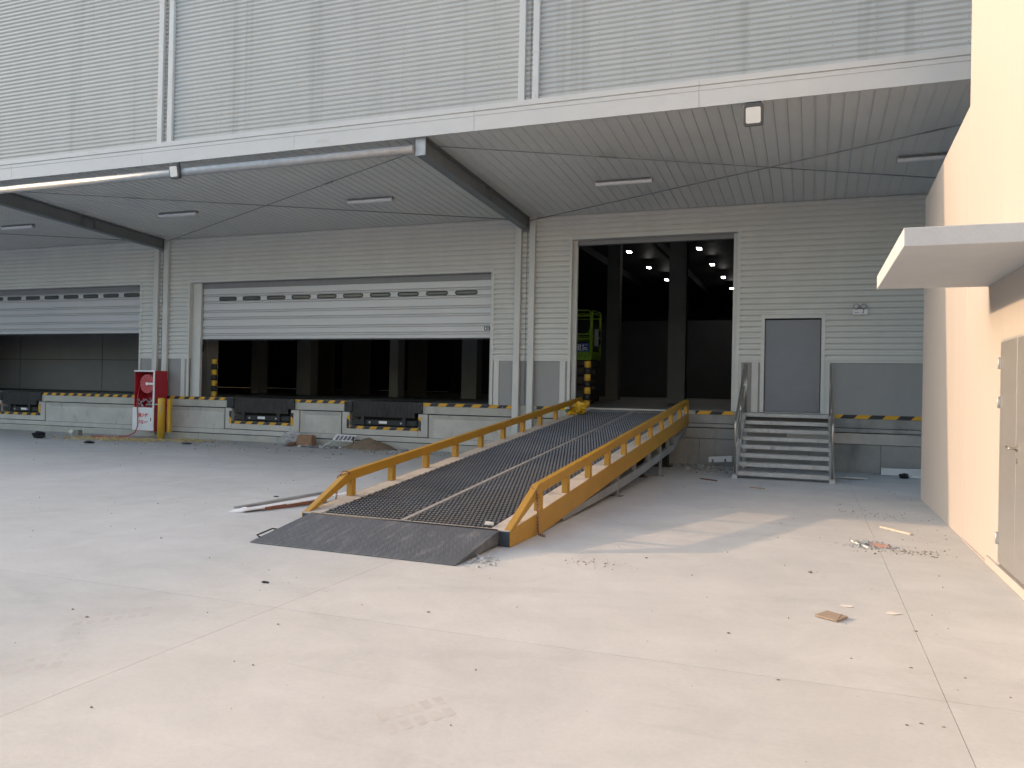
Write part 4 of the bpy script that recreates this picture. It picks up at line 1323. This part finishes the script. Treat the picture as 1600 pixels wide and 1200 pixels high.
MB().box(LX1 - 0.012, LX1 + 0.012, LY0 + 0.03, LY1 - 0.03, PZ - 0.08, PZ + 0.15).build('gate_panel', M_GREEN, sl)
MB().box(LX1 + 0.013, LX1 + 0.12, LY0 + 0.3, LY0 + 0.6, PZ + 0.32, PZ + 0.80).build('control_box', M_CHORD, sl)
MB().box(LX1 + 0.121, LX1 + 0.13, LY0 + 0.35, LY0 + 0.55, PZ + 0.36, PZ + 0.52).build('control_panel', M_BLKPRINT, sl)
MB().box(LX1 + 0.121, LX1 + 0.13, LY0 + 0.35, LY0 + 0.55, PZ + 0.58, PZ + 0.75).build('control_panel', M_BLKPRINT, sl)
bn = MB().box(LX0 + 0.05, -5.90, LY0 - 0.04, LY0 - 0.026, PZ + 0.14, PZ + 0.38).build('banner', M_BLUE, sl)
me = rot_mesh(text_mesh('设备租赁', 0.19, 0.002), Matrix.Translation((-6.29, LY0 - 0.042, PZ + 0.25)) @ FACE_CAM)
me.materials.clear(); me.materials.append(M_FOAM); link('lettering', me, bn)
# scissor stack, base and wheels
for k in range(3):
    z0 = 1.72 + k * 0.26
    for yy in (LY0 + 0.1, LY1 - 0.15):
        b = MB().bar((LX0 + 0.1, yy, z0), (LX1 - 0.1, yy, z0 + 0.22), 0.05, 0.10)
        b.bar((LX0 + 0.1, yy + 0.06, z0 + 0.22), (LX1 - 0.1, yy + 0.06, z0), 0.05, 0.10)
        b.build('scissor_arms', M_UNDER, sl)
MB().box(LX0, LX1, LY0 + 0.02, LY1 - 0.02, 1.36, 1.70).build('chassis', M_UNDER, sl, 0.02)
for x in (LX0 + 0.3, LX1 - 0.3):
    for yy in (LY0 + 0.0, LY1 - 0.1):
        MB().tube([(x, yy, DOCK + 0.17), (x, yy + 0.1, DOCK + 0.17)], 0.17, 18).build('wheel', M_RUBBER, sl)


# ================================================================== LITTER AND DEBRIS
def crumple(name, m, loc, size, seed, label, cat, n=10, flat=0.6, group=None, rough_=0.35):
    """a crumpled lump: irregular closed mesh resting on the ground."""
    R = random.Random(seed)
    b = MB()
    nu, nv = n + 4, n
    for j in range(nv + 1):
        th = math.pi * j / nv
        for i in range(nu):
            ph = 2 * math.pi * i / nu
            r = 1 + R.uniform(-rough_, rough_) * (0.3 + math.sin(th))
            b.v.append((loc[0] + size[0] * r * math.sin(th) * math.cos(ph), loc[1] + size[1] * r * math.sin(th) * math.sin(ph), max(loc[2] + 0.001, loc[2] + size[2] * flat * (1 + r * math.cos(th)))))
    for j in range(nv):
        for i in range(nu):
            k = (i + 1) % nu
            b.face((j * nu + i, (j + 1) * nu + i, (j + 1) * nu + k, j * nu + k))
    o = b.build(name, m)
    if label: tag(o, label, cat, group)
    return o


crumple('plastic_sack', M_BAG, (-13.32, -0.38, 0), (0.30, 0.16, 0.30), 3, 'crumpled grey plastic sack leaning on the dock between the levellers', 'sack', 11)
b = MB()
b.hexa([(-13.12, -0.66, 0.002), (-12.62, -0.60, 0.002), (-12.64, -0.30, 0.002), (-13.14, -0.34, 0.002), (-13.05, -0.60, 0.30), (-12.64, -0.54, 0.31), (-12.66, -0.32, 0.28), (-13.10, -0.36, 0.27)])
bx = b.build('cardboard_box', M_CARD, None, 0.01)
tag(bx, 'brown cardboard box beside the grey plastic sack at the dock foot', 'box')
b = MB().hexa([(-13.28, -0.86, 0.004), (-13.05, -0.88, 0.004), (-13.06, -0.66, 0.09), (-13.26, -0.62, 0.09), (-13.28, -0.86, 0.014), (-13.05, -0.88, 0.014), (-13.06, -0.66, 0.10), (-13.26, -0.62, 0.10)])
b.build('box_flap', M_RUSTY, bx)
b = MB()
R = random.Random(4)
for k in range(60):
    x, y = R.gauss(-12.45, 0.35), R.gauss(-0.88, 0.1)
    a = R.uniform(0, 3.14); l = R.uniform(0.05, 0.16); h_ = R.uniform(0.01, 0.07)
    b.quad((x - l * math.cos(a), y - l * math.sin(a), 0.004), (x + l * math.sin(a) * 0.6, y - l * math.cos(a) * 0.6, h_), (x + l * math.cos(a), y + l * math.sin(a), 0.006), (x - l * math.sin(a) * 0.6, y + l * math.cos(a) * 0.6, h_ * 0.4))
o = b.build('torn_foil', M_BAG); o['kind'] = 'stuff'
# sand heap
b = MB()
nu, nr = 28, 9
R = random.Random(9)
b.v.append((-10.92, -0.45, 0.30))
for j in range(1, nr + 1):
    r = j / nr
    for i in range(nu):
        a = 2 * math.pi * i / nu
        b.v.append((-10.92 + 0.78 * r * math.cos(a) * (1 + 0.1 * math.sin(3 * a)), -0.45 + 0.42 * r * math.sin(a), max(0.002, 0.30 * (1 - r) ** 0.85 + R.uniform(-0.012, 0.012))))
for i in range(nu): b.face((0, 1 + i, 1 + (i + 1) % nu), True)
for j in range(nr - 1):
    for i in range(nu):
        k = (i + 1) % nu
        b.face((1 + j * nu + i, 1 + (j + 1) * nu + i, 1 + (j + 1) * nu + k, 1 + j * nu + k), True)
tag(b.build('sand_heap', M_SAND), 'small brown sand heap against the dock below the leveller nearest the ramp', 'sand heap')
# folding tray / crate leaning behind rubble
t_ = thing('foam_tray', 'white slotted foam tray lying on the rubble beside the sand heap', 'foam tray', (-11.75, -0.35, 0.1))
b = MB()
b.hexa([(-12.05, -0.42, 0.16), (-11.42, -0.42, 0.14), (-11.42, -0.22, 0.30), (-12.05, -0.22, 0.31), (-12.05, -0.45, 0.19), (-11.42, -0.45, 0.17), (-11.42, -0.25, 0.33), (-12.05, -0.25, 0.34)])
b.build('tray', M_FOAM, t_)
for k in range(5):
    x = -11.96 + k * 0.12
    MB().hexa([(x, -0.442, 0.20), (x + 0.06, -0.442, 0.198), (x + 0.06, -0.30, 0.292), (x, -0.30, 0.294), (x, -0.452, 0.21), (x + 0.06, -0.452, 0.208), (x + 0.06, -0.31, 0.302), (x, -0.31, 0.304)]).build('slot', M_CASE, t_)
MB().tube([(-11.44, -0.40, 0.30), (-11.40, -0.42, 0.02)], 0.02, 6).build('tray_leg', M_DARK, t_)
MB().tube([(-12.04, -0.42, 0.18), (-12.25, -0.60, 0.01)], 0.016, 6).build('tray_leg', M_FOAM, t_)


# loose rubble and grit: uncountable
def scatter(name, m, spots, seed, hmax=1.0):
    R = random.Random(seed)
    b = MB()
    for (cx, cy_, sx, sy_, n, smin, smax) in spots:
        for k in range(n):
            x, y = R.gauss(cx, sx), R.gauss(cy_, sy_)
            if y > -0.06 or x > XR - 0.05: continue
            s = smin + (smax - smin) * R.random() ** 2.5
            a = R.uniform(0, 6.28)
            q = []
            for i in range(4):
                ang = a + i * 1.57 + R.uniform(-0.4, 0.4); rr = s * R.uniform(0.6, 1.3)
                q.append((x + rr * math.cos(ang), y + rr * 0.8 * math.sin(ang)))
            h_ = s * R.uniform(0.4, 1.0) * hmax
            n0 = len(b.v)
            b.v += [(px_, py_, 0.0005) for px_, py_ in q] + [(x + (px_ - x) * 0.5, y + (py_ - y) * 0.5, h_) for px_, py_ in q]
            for i in range(4):
                j = (i + 1) % 4
                b.face((n0 + i, n0 + j, n0 + 4 + j, n0 + 4 + i))
            b.face((n0 + 4, n0 + 5, n0 + 6, n0 + 7))
    o = b.build(name, m); o['kind'] = 'stuff'
    return o


scatter('grit', M_GRIT, [(-4, -12, 5, 3, 200, 0.003, 0.012), (-0.5, -13, 2.5, 2.0, 130, 0.002, 0.009), (-8, -6, 5, 3, 160, 0.005, 0.018), (-15, -2.2, 5, 0.9, 300, 0.008, 0.035), (0.3, -7, 1.0, 2.0, 70, 0.004, 0.015),
                         (-11.9, -0.55, 0.7, 0.14, 260, 0.01, 0.05), (-9.4, -1.0, 0.7, 0.4, 200, 0.01, 0.055), (-2.0, -0.9, 0.5, 0.5, 240, 0.01, 0.05), (0.95, -9.35, 0.25, 0.10, 170, 0.004, 0.018), (1.3, -8.3, 0.25, 0.7, 45, 0.004, 0.016),
                         (-1.9, -11.3, 0.16, 0.12, 60, 0.004, 0.014), (0.5, -3.0, 1.0, 1.2, 50, 0.005, 0.018), (-16.3, -0.8, 0.8, 0.25, 90, 0.01, 0.035), (0.9, -6.6, 0.35, 0.25, 160, 0.003, 0.012)], 5)
scatter('rubble', M_BLUEBITS, [(-9.2, -0.95, 0.45, 0.22, 90, 0.012, 0.06), (-1.95, -0.6, 0.35, 0.3, 70, 0.012, 0.055), (0.62, -9.2, 0.12, 0.06, 60, 0.006, 0.03), (-12.0, -0.7, 0.4, 0.12, 50, 0.012, 0.05), (-3.0, -11.75, 0.15, 0.12, 60, 0.006, 0.03)], 6)
# straw and foam strips left of / around the bollard
R = random.Random(12)
b = MB()
for k in range(620):
    cx_, w_ = R.choice(((-18.2, 0.9), (-17.5, 0.6), (-16.6, 0.5), (-19.2, 0.6)))
    x = R.gauss(cx_, w_); y = R.gauss(-1.55 + 0.1 * (x + 18), 0.28) if x < -17 else R.gauss(-0.95, 0.22)
    if y > -0.15: continue
    a = R.uniform(-0.5, 0.5) + R.choice((0, 0, 3.14)); l = R.uniform(0.03, 0.14)
    b.bar((x, y, R.uniform(0.004, 0.03)), (x + l * math.cos(a), y + l * math.sin(a), R.uniform(0.004, 0.05)), R.uniform(0.015, 0.06), 0.012)
o = b.build('straw_scraps', M_STRAW); o['kind'] = 'stuff'


# single countable scraps ------------------------------------------------
def plank(name, m, a, b_, w_, h_, label, cat, group=None, bev=0.003):
    o = MB().bar(a, b_, w_, h_).build(name, m, None, bev)
    return tag(o, label, cat, group)


t_ = thing('panel_offcut', 'long offcut of insulated wall panel lying tilted left of the ramp foot', 'panel offcut', (-6.8, -9.9, 0))
A0, B0 = Vector((-6.86, -10.42, 0.03)), Vector((-6.28, -8.72, 0.10))
dd = (B0 - A0).normalized(); sd = Vector((dd.y, -dd.x, 0))
MB().bar(A0 + sd * 0.05, B0 + sd * 0.05, 0.14, 0.016).build('face_sheet', M_WHITE, t_)
MB().bar(A0 - sd * 0.09 + Vector((0, 0, 0.012)), A0.lerp(B0, 0.8) - sd * 0.09 + Vector((0, 0, 0.035)), 0.085, 0.03).build('channel', M_CHORD, t_)
MB().bar(A0 + sd * 0.115 + dd * 0.3 - Vector((0, 0, 0.02)), A0.lerp(B0, 0.72) + sd * 0.10 - Vector((0, 0, 0.03)), 0.02, 0.05).build('foam_core', M_RUSTY, t_)
MB().hexa([A0 - dd * 0.16 - sd * 0.02 + Vector((0, 0, -0.026)), A0 + sd * 0.08 + Vector((0, 0, -0.026)), A0 + dd * 0.1 + sd * 0.05 + Vector((0, 0, -0.02)), A0 - sd * 0.1 + dd * 0.1 + Vector((0, 0, -0.02)),
           A0 - dd * 0.15 - sd * 0.02 + Vector((0, 0, -0.012)), A0 + sd * 0.08 + Vector((0, 0, -0.01)), A0 + dd * 0.1 + sd * 0.05 + Vector((0, 0, 0.02)), A0 - sd * 0.1 + dd * 0.1 + Vector((0, 0, 0.02))]).build('torn_foil_end', M_FOAM, t_)
MB().box(-6.62, -6.45, -9.35, -9.15, 0.0, 0.05).build('rest_block', M_DARK, t_)

plank('wood_strip', M_WOOD, (0.86, -7.74, 0.012), (1.16, -8.17, 0.012), 0.05, 0.022, 'pale wooden strip lying on sunlit ground near the side building', 'wood strip')
t_ = thing('wood_board', 'short brown board lying flat in the open yard foreground', 'wood board', (0.18, -12.4, 0))
b = MB().hexa([(0.055, -12.405, 0.004), (0.205, -12.50, 0.004), (0.285, -12.36, 0.006), (0.145, -12.24, 0.004), (0.055, -12.405, 0.018), (0.205, -12.50, 0.018), (0.285, -12.36, 0.02), (0.145, -12.24, 0.018)])
b.build('board', M_WOODG, t_, 0.002)
MB().hexa([(0.21, -12.495, 0.0185), (0.216, -12.49, 0.0185), (0.25, -12.31, 0.0195), (0.244, -12.315, 0.0195), (0.21, -12.495, 0.020), (0.216, -12.49, 0.020), (0.25, -12.31, 0.021), (0.244, -12.315, 0.021)]).build('crack', M_RUSTY, t_)
crumple('fabric_heap', M_BLACKF, (-20.38, -2.5, 0), (0.20, 0.14, 0.16), 8, 'small heap of black fabric on the ground at the far left', 'fabric heap', 9)
o = MB().box(-20.83, -20.62, -1.02, -0.86, 0.0, 0.16).build('cement_block', M_BLOCK, None, 0.01)
tag(o, 'small grey cement block at the dock foot left of the hose cabinet', 'cement block')
crumple('pale_sack', M_PAPER, (-20.98, -0.88, 0), (0.14, 0.1, 0.13), 21, 'small pale crumpled paper sack left of the grey cement block', 'paper', 7)
crumple('dark_rag', M_BLACKF, (-15.72, -1.85, 0), (0.16, 0.08, 0.03), 33, 'flat dark rag on the ground right of the bollard', 'rag', 7)
crumple('dark_rag', M_BLACKF, (-17.8, -3.1, 0), (0.13, 0.08, 0.06), 35, 'dark rag on the ground in front of the hose cabinet', 'rag', 7)
crumple('black_scrap', M_BLACKF, (-4.22, -13.29, 0), (0.032, 0.018, 0.012), 41, 'little black scrap on the open yard in front of the ramp apron', 'scrap', 6)
crumple('dark_scrap', M_BLACKF, (-7.33, -9.9 + 0.85, 0), (0.04, 0.025, 0.012), 43, 'little dark scrap behind the panel offcut', 'scrap', 6)
crumple('paper_ball', M_PAPER, (-5.86, -8.62, 0), (0.13, 0.10, 0.10), 44, 'crumpled pale bag seen under the left ramp rail', 'paper', 8)
b = MB().hexa([(-0.055, -0.03, 0), (0.045, -0.05, 0), (0.06, 0.05, 0.004), (-0.03, 0.06, 0.002), (-0.05, -0.028, 0.012), (0.04, -0.045, 0.03), (0.05, 0.045, 0.012), (-0.03, 0.055, 0.02)])
o = b.build('torn_card', M_PAPER)
o.location = (-2.877 - 0.33, -10.064 - 0.80, dk(-0.72) + 0.004); o.rotation_euler = (0.09, 0.05, 0.5)
tag(o, 'torn piece of pale card on the foot of the ramp deck', 'card')
# foil beside apron
b = MB()
R = random.Random(77)
for k in range(26):
    x, y = R.gauss(-2.90, 0.06), R.gauss(-11.72, 0.09)
    a = R.uniform(0, 6.28); l = R.uniform(0.02, 0.06)
    b.bar((x, y, R.uniform(0.003, 0.02)), (x + l * math.cos(a), y + l * math.sin(a), R.uniform(0.003, 0.04)), R.uniform(0.01, 0.03), 0.003)
tag(b.build('foil_scraps', M_BAG), 'tuft of torn silver foil beside the right corner of the ramp apron', 'foil')
# rubbish patch on sunlit ground
t_ = thing('rubbish_patch', 'small patch of mixed rubbish with a red tinted card on sunlit ground', 'rubbish', (0.7, -9.15, 0))
MB().bar((0.46, -8.93, 0.008), (0.62, -9.30, 0.008), 0.025, 0.012).build('white_strip', M_FOAM, t_)
MB().hexa([(0.64, -9.20, 0.003), (0.84, -9.24, 0.003), (0.83, -9.12, 0.01), (0.66, -9.08, 0.01), (0.65, -9.19, 0.03), (0.83, -9.23, 0.022), (0.82, -9.13, 0.026), (0.67, -9.09, 0.035)]).build('card', M_PINK, t_)
b = MB()
R = random.Random(78)
for k in range(60):
    x, y = R.gauss(0.62, 0.09), R.gauss(-9.08, 0.06)
    a = R.uniform(0, 6.28); l = R.uniform(0.015, 0.06)
    b.bar((x, y, R.uniform(0.003, 0.03)), (x + l * math.cos(a), y + l * math.sin(a), R.uniform(0.003, 0.05)), R.uniform(0.006, 0.02), 0.003)
b.build('wire_scraps', M_BLUEBITS, t_)
# planks right of the stairs behind the corner, and by the ramp
plank('white_beam', M_FOAM, (1.42, -0.30, 0.075), (3.2, -0.35, 0.075), 0.12, 0.14, 'thick white beam lying by the dock wall behind the side building corner', 'beam')
plank('white_lath', M_FOAM, (1.95, -0.48, 0.155), (3.4, -0.30, 0.155), 0.05, 0.02, 'thin white lath lying on the thick white beam', 'lath')
plank('grey_plank', M_WHITE, (1.78, -0.72, 0.03), (3.2, -0.66, 0.03), 0.10, 0.05, 'low white plank in front of the thick white beam', 'plank')
crumple('black_clump', M_BLACKF, (1.80, -0.88, 0), (0.09, 0.07, 0.09), 52, 'black clump at the end of the low white plank', 'scrap', 7)
t_ = thing('light_fitting', 'white light fitting lying on rubble left of the stairs', 'light fitting', (-1.75, -0.45, 0.1))
MB().hexa([(-2.12, -0.52, 0.10), (-1.62, -0.44, 0.13), (-1.62, -0.36, 0.13), (-2.12, -0.44, 0.10), (-2.12, -0.52, 0.22), (-1.62, -0.44, 0.26), (-1.62, -0.36, 0.26), (-2.12, -0.44, 0.22)]).build('body', M_WHITE, t_, 0.006)
for x in (-2.03, -1.76):
    z = 0.14 + (x + 2.12) * 0.07
    MB().box(x - 0.02, x + 0.02, -0.535 + (x + 2.12) * 0.16, -0.50 + (x + 2.12) * 0.16, z - 0.04, z + 0.03).build('clip', M_CASE, t_)
plank('rusty_stick', M_RUSTY, (-1.95, -3.2, 0.012), (-1.62, -3.45, 0.012), 0.04, 0.02, 'rusty brown stick on the ground left of the stair foot', 'stick')
plank('rusty_stick', M_WOODG, (-0.98, -4.12, 0.01), (-0.72, -4.3, 0.01), 0.05, 0.018, 'pale brown stick on the ground in front of the stairs', 'stick')
crumple('pale_paper', M_PAPER, (0.62, -12.06, 0), (0.055, 0.035, 0.006), 61, 'flat white paper scrap right of the brown board', 'paper', 6)
crumple('pale_paper', M_PAPER, (0.30, -11.98, 0), (0.055, 0.03, 0.004), 62, 'faint paper scrap between the brown board and the slab joint', 'paper', 6)
crumple('sack_flat', M_PAPER, (0.80, -1.6, 0), (0.28, 0.12, 0.03), 63, 'flattened pale sack on the shaded ground right of the stairs', 'sack', 8)
for x, y, s_ in ((0.02, -10.85, 0.03), (0.6, -13.35, 0.012), (-0.5, -13.1, 0.014), (-0.15, -13.9, 0.012), (0.72, -12.5, 0.016), (0.55, -14.25, 0.011), (0.48, -14.3, 0.011), (0.65, -14.25, 0.01), (-1.5, -10.9, 0.018), (-4.7, -14.6, 0.015), (-3.4, -14.2, 0.014), (-2.6, -13.5, 0.015), (-6.4, -12.2, 0.02)):
    crumple('pebble', M_GRIT, (x, y, 0), (s_ * 0.8, s_ * 0.65, s_ * 0.5), int(abs(x * 100)), 'small dark pebble lying loose on the pale yard concrete', 'pebble', 5, group='loose pebbles on the yard')
# yellow sack and bottle at the ramp top
RY = -0.95
RXL = -2.877 - RW + (RY + 10.064) * 0.0245 + 0.0
zt_ = dk(RY + 10.064)
crumple('yellow_sack', M_YBAG, (-5.02, RY, zt_), (0.17, 0.14, 0.24), 71, 'crumpled yellow plastic sack at the top left corner of the ramp deck', 'sack', 11, rough_=0.22)
crumple('yellow_glove', M_YBAG, (-5.16, RY - 0.22, zt_ - 0.02), (0.09, 0.08, 0.07), 72, 'small yellow bundle in front of the yellow sack on the ramp', 'bundle', 8)
t_ = thing('water_bottle', 'clear plastic bottle with green label beside the yellow sack on the ramp', 'bottle', (-5.30, RY - 0.18, zt_ - 0.015))
bx_, by_, bz_ = -5.27, RY - 0.16, zt_ - 0.016
MB().tube([(bx_, by_, bz_), (bx_, by_, bz_ + 0.17), (bx_, by_, bz_ + 0.22), (bx_, by_, bz_ + 0.25)], [0.045, 0.045, 0.03, 0.016], 14).build('body', M_BOTTLE, t_)
MB().tube([(bx_, by_, bz_ + 0.05), (bx_, by_, bz_ + 0.13)], 0.0465, 14).build('bottle_label', M_BLABEL, t_)
MB().tube([(bx_, by_, bz_ + 0.25), (bx_, by_, bz_ + 0.272)], 0.017, 10).build('cap', M_WHITE, t_)


# faint tyre tracks of dust: thin raised prints
def track(x, y, ang, n, name='tyre_print'):
    b = MB()
    ca, sa = math.cos(ang), math.sin(ang)
    for k in range(n):
        for side in (-1, 1):
            u, v_ = k * 0.085 + (0.04 if side > 0 else 0), side * 0.075
            q = [(u, v_ - 0.05 * 1), (u + 0.05, v_ - 0.045), (u + 0.075, v_ + 0.045), (u + 0.02, v_ + 0.05)]
            b.v += [(x + a_ * ca - c_ * sa, y + a_ * sa + c_ * ca, 0.0009) for a_, c_ in q]
            n0 = len(b.v) - 4
            b.face((n0, n0 + 1, n0 + 2, n0 + 3))
    o = b.build(name, M_PRINT); o['kind'] = 'stuff'


track(-4.72, -14.72, 0.95, 6)
track(-4.35, -15.62, 0.95, 5)
track(-1.95, -15.35, 1.05, 5)
